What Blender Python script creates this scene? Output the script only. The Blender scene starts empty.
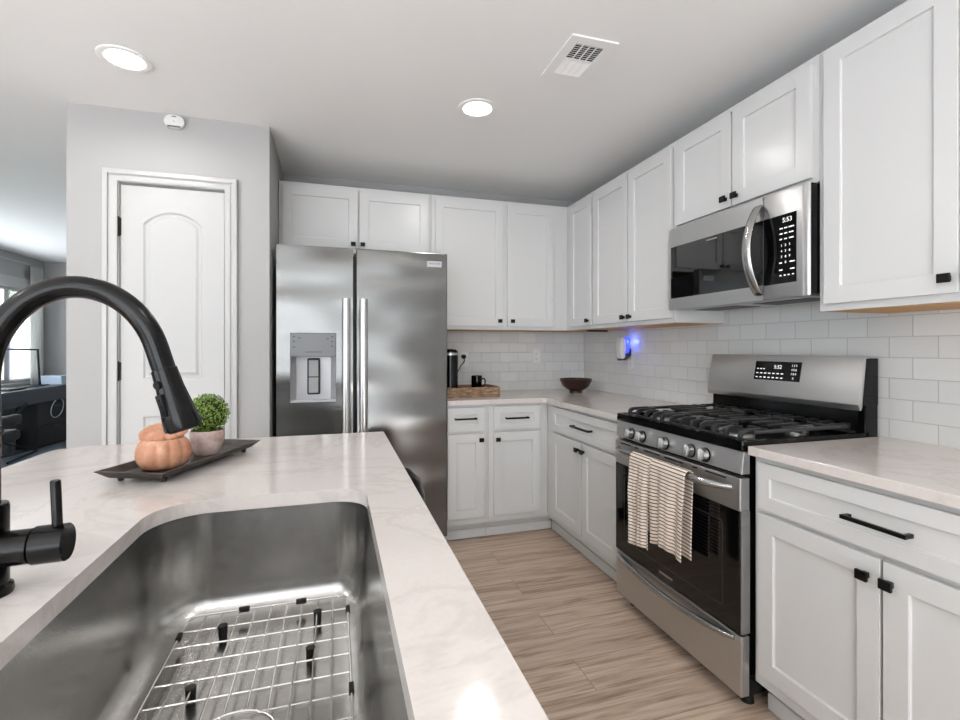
import bpy, bmesh, math, random
from mathutils import Matrix, Vector
random.seed(7)
PI = math.pi
R = math.radians
scene = bpy.context.scene
COL = scene.collection

# ------------------------------------------------------------------ camera
cam_data = bpy.data.cameras.new('camera')
cam = bpy.data.objects.new('camera', cam_data)
COL.objects.link(cam)
cam.location = (0, 0, 1.247)
cam.rotation_euler = (R(90), 0, R(-16.733))
cam_data.sensor_width = 36.0
cam_data.lens = 18.0
cam_data.shift_y = -12.0 / 960.0
cam_data.clip_start = 0.02
scene.camera = cam

# ------------------------------------------------------------------ world
world = bpy.data.worlds.new('daylight')
scene.world = world
world.use_nodes = True
wb = world.node_tree.nodes['Background']
wb.inputs[0].default_value = (0.88, 0.94, 1.0, 1)
wb.inputs[1].default_value = 3.5


# ------------------------------------------------------------------ large area lights (daylight at the office window, added fill at unseen openings)
def area_light(name, loc, rot, sx, sy, power, col=(1, 1, 1)):
    d = bpy.data.lights.new(name, 'AREA')
    d.shape = 'RECTANGLE'
    d.size, d.size_y = sx, sy
    d.energy = power
    d.color = col
    o = bpy.data.objects.new(name, d)
    o.location, o.rotation_euler = loc, rot
    COL.objects.link(o)
    return o


sun_data = bpy.data.lights.new('sun', 'SUN')
sun_data.energy = 43.0  # added to strike the unseen rug and floor, so bounce lifts the ceiling
sun_data.angle = R(1.0)
sun_data.color = (0.93, 0.965, 1.0)
sun = bpy.data.objects.new('sun', sun_data)
sun.rotation_euler = (R(62), 0, 0)
COL.objects.link(sun)
area_light('rear_opening_fill', (-1.35, -4.1, 1.2), (R(100), 0, 0), 4.0, 2.1, 62, (0.97, 0.985, 1))  # added fill lamp behind the camera, tilted up to brighten the ceiling
area_light('left_opening_fill', (-3.8, -0.9, 1.25), (R(90), 0, R(-90)), 3.6, 1.9, 6, (0.95, 0.975, 1))  # added fill lamp at an unseen opening on the left
area_light('office_daylight', (-4.25, 6.45, 1.42), (R(90), 0, R(-90)), 3.0, 1.3, 62, (0.9, 0.95, 1))
CAN_POWER = 4.2

# ------------------------------------------------------------------ exposure
scene.view_settings.view_transform = 'Standard'
scene.view_settings.look = 'None'
scene.view_settings.exposure = -0.04
scene.view_settings.gamma = 1.0
scene.view_settings.use_curve_mapping = False


# ------------------------------------------------------------------ mesh helpers
class MB:
    def __init__(s):
        s.bm = bmesh.new()

    def box(s, x0, x1, y0, y1, z0, z1, b=0.0, seg=2):
        m = Matrix.Translation(((x0 + x1) / 2, (y0 + y1) / 2, (z0 + z1) / 2)) @ Matrix.Diagonal((abs(x1 - x0), abs(y1 - y0), abs(z1 - z0), 1))
        vs = bmesh.ops.create_cube(s.bm, size=1, matrix=m)['verts']
        if b > 0:
            b = min(b, 0.49 * min(abs(x1 - x0), abs(y1 - y0), abs(z1 - z0)))
            es = list({e for v in vs for e in v.link_edges})
            bmesh.ops.bevel(s.bm, geom=es, offset=b, segments=seg, affect='EDGES', profile=0.5)
        return s

    def cyl(s, p0, p1, r0, r1=None, n=24):
        p0, p1 = Vector(p0), Vector(p1)
        r1 = r0 if r1 is None else r1
        d = p1 - p0
        q = d.to_track_quat('Z', 'Y').to_matrix().to_4x4()
        m = Matrix.Translation((p0 + p1) / 2) @ q
        bmesh.ops.create_cone(s.bm, cap_ends=True, segments=n, radius1=r0, radius2=r1, depth=d.length, matrix=m)
        return s

    def tube(s, pts, r, n=12, closed=False, ry=None):
        pts = [Vector(p) for p in pts]
        N = len(pts)
        rr = r if isinstance(r, (list, tuple)) else [r] * N
        rings = []
        up = None
        for i, p in enumerate(pts):
            if closed:
                t = pts[(i + 1) % N] - pts[i - 1]
            else:
                t = pts[min(i + 1, N - 1)] - pts[max(i - 1, 0)]
            t.normalize()
            if up is None:
                a = Vector((0, 0, 1)) if abs(t.z) < 0.9 else Vector((0, 1, 0))
                up = (a - t * a.dot(t)).normalized()
            else:
                up = (up - t * up.dot(t)).normalized()
            sd = t.cross(up)
            k = 1.0 if ry is None else ry
            rings.append([s.bm.verts.new(p + (up * math.cos(2 * PI * j / n) * k + sd * math.sin(2 * PI * j / n)) * rr[i]) for j in range(n)])
        M = N if closed else N - 1
        for i in range(M):
            a, b = rings[i], rings[(i + 1) % N]
            for j in range(n):
                s.bm.faces.new((a[j], a[(j + 1) % n], b[(j + 1) % n], b[j]))
        if not closed:
            s.bm.faces.new(rings[0])
            s.bm.faces.new(rings[-1][::-1])
        return s

    def prism(s, poly, axis, a0, a1, b=0.0):
        def P(p, a):
            return {'z': (p[0], p[1], a), 'y': (p[0], a, p[1]), 'x': (a, p[0], p[1])}[axis]
        v0 = [s.bm.verts.new(P(p, a0)) for p in poly]
        v1 = [s.bm.verts.new(P(p, a1)) for p in poly]
        n = len(poly)
        fs = [s.bm.faces.new(v0), s.bm.faces.new(v1[::-1])]
        for i in range(n):
            fs.append(s.bm.faces.new((v0[i], v0[(i + 1) % n], v1[(i + 1) % n], v1[i])))
        if b > 0:
            es = list({e for f in fs for e in f.edges})
            bmesh.ops.bevel(s.bm, geom=es, offset=b, segments=2, affect='EDGES', profile=0.5)
        return s

    def lathe(s, prof, cx=0, cy=0, n=32, flute=None):
        rings = []
        for (r, z) in prof:
            if r < 1e-6:
                rings.append([s.bm.verts.new((cx, cy, z))])
            else:
                ring = []
                for j in range(n):
                    a = 2 * PI * j / n
                    k = r * (flute(a, z) if flute else 1)
                    ring.append(s.bm.verts.new((cx + k * math.cos(a), cy + k * math.sin(a), z)))
                rings.append(ring)
        for a, b in zip(rings[:-1], rings[1:]):
            for j in range(n):
                k = (j + 1) % n
                if len(a) == 1 and len(b) == 1:
                    continue
                if len(a) == 1:
                    s.bm.faces.new((a[0], b[j], b[k]))
                elif len(b) == 1:
                    s.bm.faces.new((a[j], a[k], b[0]))
                else:
                    s.bm.faces.new((a[j], a[k], b[k], b[j]))
        return s

    def plate(s, outer, holes, axis, a0, a1):
        """A flat plate with holes, thickness a0..a1 along the axis."""
        def P(p, a):
            return {'z': (p[0], p[1], a), 'y': (p[0], a, p[1]), 'x': (a, p[0], p[1])}[axis]
        loops = [outer] + list(holes)
        tops = []
        for a in (a0, a1):
            es = []
            vs_all = []
            for lp in loops:
                vs = [s.bm.verts.new(P(p, a)) for p in lp]
                vs_all.append(vs)
                for i in range(len(vs)):
                    es.append(s.bm.edges.new((vs[i], vs[(i + 1) % len(vs)])))
            bmesh.ops.triangle_fill(s.bm, use_beauty=True, edges=es)
            tops.append(vs_all)
        for l0, l1 in zip(*tops):
            n = len(l0)
            for i in range(n):
                s.bm.faces.new((l0[i], l0[(i + 1) % n], l1[(i + 1) % n], l1[i]))
        return s

    def panelled(s, outer, panels, yf, yb, steps):
        """A door leaf in the xz plane with its face at yf and back at yb; each panel outline is
        stepped inwards by (inset, depth) pairs."""
        es = []
        ol = [s.bm.verts.new((p[0], yf, p[1])) for p in outer]
        for i in range(len(ol)):
            es.append(s.bm.edges.new((ol[i], ol[(i + 1) % len(ol)])))
        first = []
        for pn in panels:
            vs = [s.bm.verts.new((p[0], yf, p[1])) for p in pn]
            first.append(vs)
            for i in range(len(vs)):
                es.append(s.bm.edges.new((vs[i], vs[(i + 1) % len(vs)])))
        bmesh.ops.triangle_fill(s.bm, use_beauty=True, edges=es)
        sgn = 1 if yb > yf else -1
        for pn, vs in zip(panels, first):
            prev = vs
            for (ins, dep) in steps:
                q = inset(pn, ins)
                cur = [s.bm.verts.new((p[0], yf + sgn * dep, p[1])) for p in q]
                n = len(cur)
                for i in range(n):
                    s.bm.faces.new((prev[i], prev[(i + 1) % n], cur[(i + 1) % n], cur[i]))
                prev = cur
            s.bm.faces.new(prev)
        bl = [s.bm.verts.new((p[0], yb, p[1])) for p in outer]
        n = len(ol)
        for i in range(n):
            s.bm.faces.new((ol[i], ol[(i + 1) % n], bl[(i + 1) % n], bl[i]))
        s.bm.faces.new(bl)
        return s

    def rot(s, m):
        s.bm.transform(m)
        return s


def inset(poly, d):
    n = len(poly)
    A = sum(poly[i][0] * poly[(i + 1) % n][1] - poly[(i + 1) % n][0] * poly[i][1] for i in range(n))
    sg = 1 if A > 0 else -1
    out = []
    for i in range(n):
        p0, p1, p2 = Vector(poly[i - 1]), Vector(poly[i]), Vector(poly[(i + 1) % n])
        e1, e2 = (p1 - p0).normalized(), (p2 - p1).normalized()
        n1, n2 = Vector((-e1.y, e1.x)) * sg, Vector((-e2.y, e2.x)) * sg
        b = n1 + n2
        k = d / max(0.3, b.length_squared / 2)
        out.append((p1.x + b.x * k, p1.y + b.y * k))
    return out


def rect(x0, x1, y0, y1):
    return [(x0, y0), (x1, y0), (x1, y1), (x0, y1)]


def rrect(x0, x1, y0, y1, r, n=8):
    rs = r if isinstance(r, (list, tuple)) else [r] * 4
    out = []
    for (cx, cy, a0, q) in ((x0, y0, 180, rs[0]), (x1, y0, 270, rs[1]), (x1, y1, 0, rs[2]), (x0, y1, 90, rs[3])):
        if q < 1e-6:
            out.append((cx, cy))
            continue
        ox = cx + q if cx == x0 else cx - q
        oy = cy + q if cy == y0 else cy - q
        for k in range(n + 1):
            a = R(a0 + 90 * k / n)
            out.append((ox + q * math.cos(a), oy + q * math.sin(a)))
    return out


def obj(name, mb, material, parent=None, smooth=None, **props):
    bm = mb.bm
    bmesh.ops.recalc_face_normals(bm, faces=bm.faces[:])
    me = bpy.data.meshes.new(name)
    bm.to_mesh(me)
    bm.free()
    mats = material if isinstance(material, (list, tuple)) else [material]
    for m in mats:
        me.materials.append(m)
    if smooth is not None:
        for p in me.polygons:
            p.use_smooth = True
        me.set_sharp_from_angle(angle=R(smooth))
    o = bpy.data.objects.new(name, me)
    COL.objects.link(o)
    if parent is not None:
        o.parent = parent
    for k, v in props.items():
        o[k] = v
    return o


def thing(name, label, cat, loc=(0, 0, 0), rz=0, group=None):
    o = bpy.data.objects.new(name, None)
    o.empty_display_size = 0.1
    COL.objects.link(o)
    o.location = loc
    o.rotation_euler = (0, 0, R(rz))
    o['label'], o['category'] = label, cat
    if group:
        o['group'] = group
    return o


def single(o, label, cat, loc=None, group=None):
    o['label'], o['category'] = label, cat
    if loc is not None:
        o.location = loc
    if group:
        o['group'] = group
    return o


def struct(o):
    o['kind'] = 'structure'
    return o


def copy_tree(o, parent=None):
    c = o.copy()
    COL.objects.link(c)
    if parent is not None:
        c.parent = parent
    for ch in list(o.children):
        copy_tree(ch, c)
    return c


def text_part(name, s, size, material, parent, loc, rot, extrude=0.0003, align='CENTER'):
    cu = bpy.data.curves.new(name, 'FONT')
    cu.body = s
    cu.size = size
    cu.extrude = extrude
    cu.align_x = align
    cu.align_y = 'CENTER'
    tmp = bpy.data.objects.new(name + '_tmp', cu)
    COL.objects.link(tmp)
    dg = bpy.context.evaluated_depsgraph_get()
    me = bpy.data.meshes.new_from_object(tmp.evaluated_get(dg))
    bpy.data.objects.remove(tmp)
    bpy.data.curves.remove(cu)
    me.name = name
    me.materials.clear()
    me.materials.append(material)
    o = bpy.data.objects.new(name, me)
    COL.objects.link(o)
    o.parent = parent
    o.location, o.rotation_euler = loc, rot
    return o


# ------------------------------------------------------------------ materials
def lin(c):
    f = lambda x: x / 12.92 if x <= 0.04045 else ((x + 0.055) / 1.055) ** 2.4
    return (f(c[0] / 255), f(c[1] / 255), f(c[2] / 255), 1)


def mat(name, c, rough=0.5, metal=0.0, spec=0.5, emit=None, estr=1.0, coat=0.0):
    m = bpy.data.materials.new(name)
    m.use_nodes = True
    b = m.node_tree.nodes['Principled BSDF']
    b.inputs['Base Color'].default_value = lin(c)
    b.inputs['Roughness'].default_value = rough
    b.inputs['Metallic'].default_value = metal
    b.inputs['Specular IOR Level'].default_value = spec
    b.inputs['Coat Weight'].default_value = coat
    if emit:
        b.inputs['Emission Color'].default_value = lin(emit)
        b.inputs['Emission Strength'].default_value = estr
    return m


class NT:
    def __init__(s, m):
        s.t = m.node_tree
        s.b = s.t.nodes['Principled BSDF']

    def n(s, typ, **kw):
        x = s.t.nodes.new(typ)
        for k, v in kw.items():
            if k.startswith('i_'):
                x.inputs[k[2:].replace('_', ' ')].default_value = v
            else:
                setattr(x, k, v)
        return x

    def l(s, a, ai, b, bi):
        s.t.links.new(a.outputs[ai], b.inputs[bi])

    def coords(s, scale=(1, 1, 1), loc=(0, 0, 0), rot=(0, 0, 0)):
        tc = s.n('ShaderNodeTexCoord')
        mp = s.n('ShaderNodeMapping')
        mp.inputs['Scale'].default_value = scale
        mp.inputs['Location'].default_value = loc
        mp.inputs['Rotation'].default_value = rot
        s.l(tc, 'Object', mp, 'Vector')
        return mp

    def noise(s, vec, scale, detail=3.0, rough=0.5, dist=0.0):
        x = s.n('ShaderNodeTexNoise')
        x.inputs['Scale'].default_value = scale
        x.inputs['Detail'].default_value = detail
        x.inputs['Roughness'].default_value = rough
        x.inputs['Distortion'].default_value = dist
        if vec is not None:
            s.l(vec, 'Vector' if 'Vector' in vec.outputs else 0, x, 'Vector')
        return x

    def ramp(s, src, out, stops):
        r = s.n('ShaderNodeValToRGB')
        els = r.color_ramp.elements
        while len(els) < len(stops):
            els.new(0.5)
        for e, (p, c) in zip(els, stops):
            e.position, e.color = p, c
        s.l(src, out, r, 'Fac')
        return r

    def bump(s, src, out, strength, dist):
        b = s.n('ShaderNodeBump')
        b.inputs['Strength'].default_value = strength
        b.inputs['Distance'].default_value = dist
        s.l(src, out, b, 'Height')
        s.l(b, 'Normal', s.b, 'Normal')
        return b


def g(v):
    return (v, v, v, 1)


M = {}
M['paint'] = mat('white_cabinet_paint', (207, 207, 206), 0.24, spec=0.5)
M['wall'] = mat('grey_wall_paint', (170, 169, 168), 0.75, spec=0.25)
M['ceiling'] = mat('white_ceiling_paint', (238, 238, 237), 0.9, spec=0.1)
M['trim'] = mat('white_trim_paint', (186, 186, 185), 0.4, spec=0.4)
M['tan'] = mat('tan_wood_underside', (196, 150, 96), 0.6)
M['black'] = mat('black_hardware', (9, 9, 9), 0.42, spec=0.25)
M['black_gloss'] = mat('black_gloss_enamel', (5, 5, 5), 0.14, spec=0.3)
M['black_glass'] = mat('black_glass', (7, 7, 8), 0.06, spec=0.55)
M['iron'] = mat('cast_iron', (40, 40, 41), 0.3, spec=0.7)
M['dark_plastic'] = mat('dark_plastic', (32, 33, 34), 0.5)
M['grey_side'] = mat('grey_appliance_side', (58, 59, 60), 0.5)
M['chrome'] = mat('bright_steel', (182, 182, 181), 0.3, metal=1.0)
M['wire'] = mat('steel_wire', (210, 208, 204), 0.22, metal=1.0)
M['rubber'] = mat('black_rubber', (7, 7, 7), 0.6)
M['white_plastic'] = mat('white_plastic', (220, 219, 216), 0.4)
M['legend'] = mat('display_glow', (240, 240, 240), 0.5, emit=(245, 248, 250), estr=0.55)
M['grey_print'] = mat('grey_print', (150, 152, 154), 0.5)
M['dark_print'] = mat('dark_print', (52, 52, 54), 0.5)
M['lens'] = mat('lamp_lens', (255, 255, 252), 0.5, emit=(255, 252, 244), estr=13.0)
M['blue_glow'] = mat('blue_night_light', (60, 70, 255), 0.4, emit=(54, 70, 255), estr=2.2)
M['slot'] = mat('dark_slot', (14, 14, 14), 0.7)
M['fixture'] = mat('white_ceiling_fixture', (238, 238, 237), 0.5)
M['recess'] = mat('light_dispenser_recess', (176, 177, 180), 0.35, metal=0.3)
M['hinge'] = mat('dark_bronze_hinge', (48, 44, 40), 0.4, metal=0.6)
M['navy'] = mat('navy_desk_paint', (44, 52, 62), 0.3)
M['pale_blue'] = mat('pale_blue_plastic', (196, 214, 232), 0.5)
M['siding'] = mat('blue_siding', (110, 112, 160), 0.8)
M['dispenser'] = mat('dispenser_grey', (104, 105, 107), 0.35, metal=0.4)
M['wire_white'] = mat('pale_cable', (190, 194, 198), 0.5)

# brushed steel
def steel(name, c, rough, sc, wave=0.0, aniso=0.0):
    m = mat(name, c, rough, metal=1.0)
    t = NT(m)
    mp = t.coords(sc)
    nz = t.noise(mp, 1.0, 4, 0.6)
    rg = t.ramp(nz, 'Fac', [(0.3, g(rough - 0.02)), (0.7, g(rough + 0.03))])
    t.l(rg, 'Color', t.b, 'Roughness')
    if wave:
        mp2 = t.coords((1.3, 1.3, 3.2))
        n2 = t.noise(mp2, 1.0, 1.0, 0.4)
        t.bump(n2, 'Fac', 0.5, wave)
    t.b.inputs['Anisotropic'].default_value = aniso
    return m


M['steel'] = steel('brushed_steel', (200, 200, 200), 0.37, (2, 2, 260))
M['fridge'] = steel('fridge_steel', (116, 116, 115), 0.2, (60, 60, 60), wave=0.075)
M['sink'] = steel('sink_steel', (178, 177, 175), 0.22, (40, 40, 40))
M['handle_steel'] = mat('handle_steel', (180, 180, 179), 0.26, metal=1.0)

# dark bronze faucet
M['bronze'] = mat('black_bronze', (6, 6, 6), 0.2, metal=0.0, spec=0.3)

# wall / ceiling light orange-peel
for k, st in (('wall', 0.05), ('ceiling', 0.06)):
    t = NT(M[k])
    t.bump(t.noise(t.coords((1, 1, 1)), 220, 2, 0.5), 'Fac', st, 0.002)

# quartz
m = mat('white_quartz', (232, 226, 220), 0.11, spec=0.5)
M['quartz'] = m
t = NT(m)
mp = t.coords((1, 1, 1))
n1 = t.noise(mp, 2.6, 6, 0.62, 1.2)
r1 = t.ramp(n1, 'Fac', [(0.0, lin((210, 203, 198))), (0.47, lin((210, 203, 198))), (0.505, lin((202, 195, 190))), (0.54, lin((211, 204, 199))), (1.0, lin((213, 207, 202)))])
n2 = t.noise(mp, 120, 2, 0.5)
r2 = t.ramp(n2, 'Fac', [(0.3, g(0.965)), (0.7, g(1.0))])
mx = t.n('ShaderNodeMixRGB', blend_type='MULTIPLY')
mx.inputs['Fac'].default_value = 1
t.l(r1, 'Color', mx, 'Color1')
t.l(r2, 'Color', mx, 'Color2')
t.l(mx, 'Color', t.b, 'Base Color')

# subway tile
def tile(name, swap, u0):
    m = mat(name, (228, 227, 224), 0.14, spec=0.5)
    t = NT(m)
    tc = t.n('ShaderNodeTexCoord')
    sp = t.n('ShaderNodeSeparateXYZ')
    cb = t.n('ShaderNodeCombineXYZ')
    t.l(tc, 'Object', sp, 'Vector')
    t.l(sp, 'Y' if swap else 'X', cb, 'X')
    t.l(sp, 'Z', cb, 'Y')
    mp = t.n('ShaderNodeMapping')
    mp.inputs['Location'].default_value = (u0, 0.008 - 0.914 + 0.0765, 0)
    t.l(cb, 'Vector', mp, 'Vector')
    br = t.n('ShaderNodeTexBrick')
    br.offset = 0.5
    br.offset_frequency = 2
    for k, v in (('Scale', 1.0), ('Mortar Size', 0.0016), ('Mortar Smooth', 0.25), ('Bias', 0.0), ('Brick Width', 0.153), ('Row Height', 0.0765)):
        br.inputs[k].default_value = v
    br.inputs['Color1'].default_value = lin((216, 216, 214))
    br.inputs['Color2'].default_value = lin((208, 208, 206))
    br.inputs['Mortar'].default_value = lin((178, 177, 174))
    t.l(mp, 'Vector', br, 'Vector')
    t.l(br, 'Color', t.b, 'Base Color')
    rr = t.ramp(br, 'Fac', [(0, g(0.13)), (1, g(0.7))])
    t.l(rr, 'Color', t.b, 'Roughness')
    nz = t.noise(t.coords((1, 1, 1)), 9, 2, 0.5)
    mm = t.n('ShaderNodeMath', operation='MULTIPLY_ADD')
    t.l(br, 'Fac', mm, 0)
    mm.inputs[1].default_value = -1.0
    m2 = t.n('ShaderNodeMath', operation='MULTIPLY')
    t.l(nz, 'Fac', m2, 0)
    m2.inputs[1].default_value = 0.5
    t.l(m2, 'Value', mm, 2)
    t.bump(mm, 'Value', 0.55, 0.003)
    return m


M['tile_right'] = tile('subway_tile_right', True, -1.122 + 0.153 * 20)
M['tile_back'] = tile('subway_tile_back', False, -1.47 + 0.153 * 20)

# plank floor (planks run along x)
m = mat('plank_floor', (150, 124, 104), 0.42, spec=0.35)
M['floor'] = m
t = NT(m)
mp = t.coords((1, 1, 1), (0.31, 0.05, 0))
br = t.n('ShaderNodeTexBrick')
br.offset = 0.37
br.offset_frequency = 2
for k, v in (('Scale', 1.0), ('Mortar Size', 0.0012), ('Mortar Smooth', 0.2), ('Bias', 0.0), ('Brick Width', 1.22), ('Row Height', 0.178)):
    br.inputs[k].default_value = v
br.inputs['Color1'].default_value = g(0.0)
br.inputs['Color2'].default_value = g(1.0)
br.inputs['Mortar'].default_value = g(0.5)
t.l(mp, 'Vector', br, 'Vector')
# shift the grain of each plank
sep = t.n('ShaderNodeSeparateColor')
t.l(br, 'Color', sep, 'Color')
mulw = t.n('ShaderNodeMath', operation='MULTIPLY')
mulw.inputs[1].default_value = 7.0
t.l(sep, 'Red', mulw, 0)
mg = t.coords((1.1, 21, 1))
grain = t.n('ShaderNodeTexNoise', noise_dimensions='4D')
grain.inputs['Scale'].default_value = 1.6
grain.inputs['Detail'].default_value = 9
grain.inputs['Roughness'].default_value = 0.62
grain.inputs['Distortion'].default_value = 1.1
t.l(mg, 'Vector', grain, 'Vector')
t.l(mulw, 'Value', grain, 'W')
fine = t.noise(t.coords((4, 95, 1)), 1.5, 5, 0.6, 0.3)
mxg = t.n('ShaderNodeMath', operation='MULTIPLY_ADD')
t.l(fine, 'Fac', mxg, 0)
mxg.inputs[1].default_value = 0.28
mxs = t.n('ShaderNodeMath', operation='MULTIPLY')
t.l(grain, 'Fac', mxs, 0)
mxs.inputs[1].default_value = 0.74
t.l(mxs, 'Value', mxg, 2)
cr = t.ramp(mxg, 'Value', [(0.30, lin((100, 79, 66))), (0.40, lin((154, 130, 111))), (0.50, lin((188, 166, 147))), (0.64, lin((212, 192, 174)))])
tone = t.ramp(sep, 'Red', [(0, g(0.88)), (1, g(1.04))])
mx = t.n('ShaderNodeMixRGB', blend_type='MULTIPLY')
mx.inputs['Fac'].default_value = 1
t.l(cr, 'Color', mx, 'Color1')
t.l(tone, 'Color', mx, 'Color2')
mort = t.n('ShaderNodeMixRGB')
t.l(br, 'Fac', mort, 'Fac')
t.l(mx, 'Color', mort, 'Color1')
mort.inputs['Color2'].default_value = lin((122, 100, 84))
t.l(mort, 'Color', t.b, 'Base Color')
t.bump(mxg, 'Value', 0.12, 0.002)

# carpet
m = mat('blue_grey_carpet', (118, 130, 142), 0.95, spec=0.1)
M['carpet'] = m
t = NT(m)
nz = t.noise(t.coords((1, 1, 1)), 160, 3, 0.6)
t.l(t.ramp(nz, 'Fac', [(0.3, lin((92, 104, 116))), (0.7, lin((132, 144, 156)))]), 'Color', t.b, 'Base Color')
t.bump(nz, 'Fac', 0.5, 0.01)

# striped towel cloth
m = mat('striped_cloth', (232, 220, 206), 0.9, spec=0.1)
M['towel'] = m
t = NT(m)
tc = t.n('ShaderNodeTexCoord')
sp = t.n('ShaderNodeSeparateXYZ')
t.l(tc, 'UV', sp, 'Vector')
fr = t.n('ShaderNodeMath', operation='FRACT')
sc = t.n('ShaderNodeMath', operation='MULTIPLY')
sc.inputs[1].default_value = 1 / 0.0138
t.l(sp, 'Y', sc, 0)
t.l(sc, 'Value', fr, 0)
rp = t.ramp(fr, 'Value', [(0.0, lin((232, 220, 206))), (0.66, lin((232, 220, 206))), (0.70, lin((84, 62, 52))), (0.96, lin((84, 62, 52))), (1.0, lin((232, 220, 206)))])
t.l(rp, 'Color', t.b, 'Base Color')
t.bump(t.noise(t.coords((1, 1, 1)), 500, 2, 0.5), 'Fac', 0.2, 0.001)

# tin pumpkin, pot, leaves, wood things
m = mat('peach_ceramic', (214, 150, 118), 0.55)
M['pumpkin'] = m
t = NT(m)
nz = t.noise(t.coords((1, 1, 1)), 26, 5, 0.6)
t.l(t.ramp(nz, 'Fac', [(0.3, lin((168, 112, 84))), (0.55, lin((196, 142, 112))), (0.75, lin((212, 172, 148)))]), 'Color', t.b, 'Base Color')
M['pumpkin_in'] = mat('orange_glaze', (232, 150, 96), 0.5)
m = mat('weathered_pot', (186, 160, 152), 0.7)
M['pot'] = m
t = NT(m)
nz = t.noise(t.coords((1, 1, 1)), 30, 5, 0.65)
t.l(t.ramp(nz, 'Fac', [(0.3, lin((150, 124, 112))), (0.5, lin((190, 166, 158))), (0.7, lin((206, 190, 184)))]), 'Color', t.b, 'Base Color')
m = mat('boxwood_leaf', (84, 118, 36), 0.55)
M['leaf'] = m
t = NT(m)
nz = t.noise(t.coords((1, 1, 1)), 150, 2, 0.5)
t.l(t.ramp(nz, 'Fac', [(0.3, lin((40, 66, 14))), (0.5, lin((96, 128, 38))), (0.72, lin((156, 176, 78)))]), 'Color', t.b, 'Base Color')
M['leaf_gap'] = mat('leaf_gap_shade', (40, 48, 20), 0.9)  # dark ball inside the foliage, painted as shade between leaves
m = mat('dark_tray_wood', (52, 44, 38), 0.45)
M['tray'] = m
t = NT(m)
nz = t.noise(t.coords((14, 14, 14)), 3, 5, 0.6)
t.l(t.ramp(nz, 'Fac', [(0.3, lin((34, 28, 25))), (0.6, lin((58, 49, 43))), (0.8, lin((82, 70, 60)))]), 'Color', t.b, 'Base Color')
m = mat('rustic_wood', (134, 104, 78), 0.7)
M['rustic'] = m
t = NT(m)
nz = t.noise(t.coords((9, 9, 40)), 2.4, 6, 0.65)
t.l(t.ramp(nz, 'Fac', [(0.3, lin((78, 56, 40))), (0.5, lin((136, 108, 84))), (0.72, lin((178, 154, 128)))]), 'Color', t.b, 'Base Color')
m = mat('dark_bowl_wood', (62, 34, 22), 0.3)
M['bowl'] = m
t = NT(m)
nz = t.noise(t.coords((10, 10, 30)), 2, 4, 0.6)
t.l(t.ramp(nz, 'Fac', [(0.3, lin((26, 13, 8))), (0.7, lin((62, 34, 21)))]), 'Color', t.b, 'Base Color')
m = mat('hedge_leaf', (70, 120, 50), 0.7)
M['hedge'] = m
t = NT(m)
nz = t.noise(t.coords((1, 1, 1)), 12, 4, 0.6)
t.l(t.ramp(nz, 'Fac', [(0.35, lin((36, 66, 26))), (0.65, lin((126, 176, 88)))]), 'Color', t.b, 'Base Color')

# sheer curtain
m = bpy.data.materials.new('sheer_curtain')
m.use_nodes = True
nt = m.node_tree
nt.nodes.clear()
o_ = nt.nodes.new('ShaderNodeOutputMaterial')
d1 = nt.nodes.new('ShaderNodeBsdfDiffuse')
d1.inputs[0].default_value = lin((236, 235, 232))
d2 = nt.nodes.new('ShaderNodeBsdfTranslucent')
d2.inputs[0].default_value = lin((236, 236, 236))
mx = nt.nodes.new('ShaderNodeMixShader')
mx.inputs[0].default_value = 0.65
nt.links.new(d1.outputs[0], mx.inputs[1])
nt.links.new(d2.outputs[0], mx.inputs[2])
nt.links.new(mx.outputs[0], o_.inputs[0])
M['sheer'] = m
# window pane
m = bpy.data.materials.new('window_pane')
m.use_nodes = True
nt = m.node_tree
nt.nodes.clear()
o_ = nt.nodes.new('ShaderNodeOutputMaterial')
d1 = nt.nodes.new('ShaderNodeBsdfTransparent')
d2 = nt.nodes.new('ShaderNodeBsdfGlossy')
d2.inputs['Roughness'].default_value = 0.02
mx = nt.nodes.new('ShaderNodeMixShader')
mx.inputs[0].default_value = 0.07
nt.links.new(d1.outputs[0], mx.inputs[1])
nt.links.new(d2.outputs[0], mx.inputs[2])
nt.links.new(mx.outputs[0], o_.inputs[0])
M['pane'] = m

# ------------------------------------------------------------------ room constants
XW, YB, ZC = 1.985, 3.585, 2.457
PX0, PX1, PY = -1.267, -0.347, 2.843
XL, YF, YO = -3.92, -4.2, 8.23

# ------------------------------------------------------------------ room shell
struct(obj('floor', MB().box(XL - 0.1, XW + 0.1, YF - 0.1, YB + 0.1, -0.1, 0.0), M['floor']))
struct(obj('floor_office', MB().box(XL - 0.1, PX1, YB - 0.35, YO + 0.1, -0.1, 0.004).box(XL - 0.1, PX0, 3.0, YB - 0.35, -0.02, 0.004), M['carpet']))
struct(obj('ceiling', MB().box(XL - 0.1, XW + 0.1, YF - 0.1, YO + 0.1, ZC, ZC + 0.1), M['ceiling']))
struct(obj('wall_right', MB().box(XW, XW + 0.1, YF, YB + 0.1, 0, ZC), M['wall']))
struct(obj('wall_back', MB().box(PX1 - 0.02, XW, YB, YB + 0.1, 0, ZC), M['wall']))
DX0, DX1, DZ = -1.05, -0.562, 2.09
struct(obj('wall_pantry', MB().plate([(PX0, 0), (DX0, 0), (DX0, DZ), (DX1, DZ), (DX1, 0), (PX1, 0), (PX1, ZC), (PX0, ZC)], [], 'y', PY, PY + 0.11), M['wall']))
struct(obj('wall_pantry_side', MB().box(PX1 - 0.1, PX1, PY + 0.11, YB, 0, ZC), M['wall']))
struct(obj('wall_office_right', MB().box(PX0, PX0 + 0.1, PY + 0.11, YO, 0, ZC), M['wall']))
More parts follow.
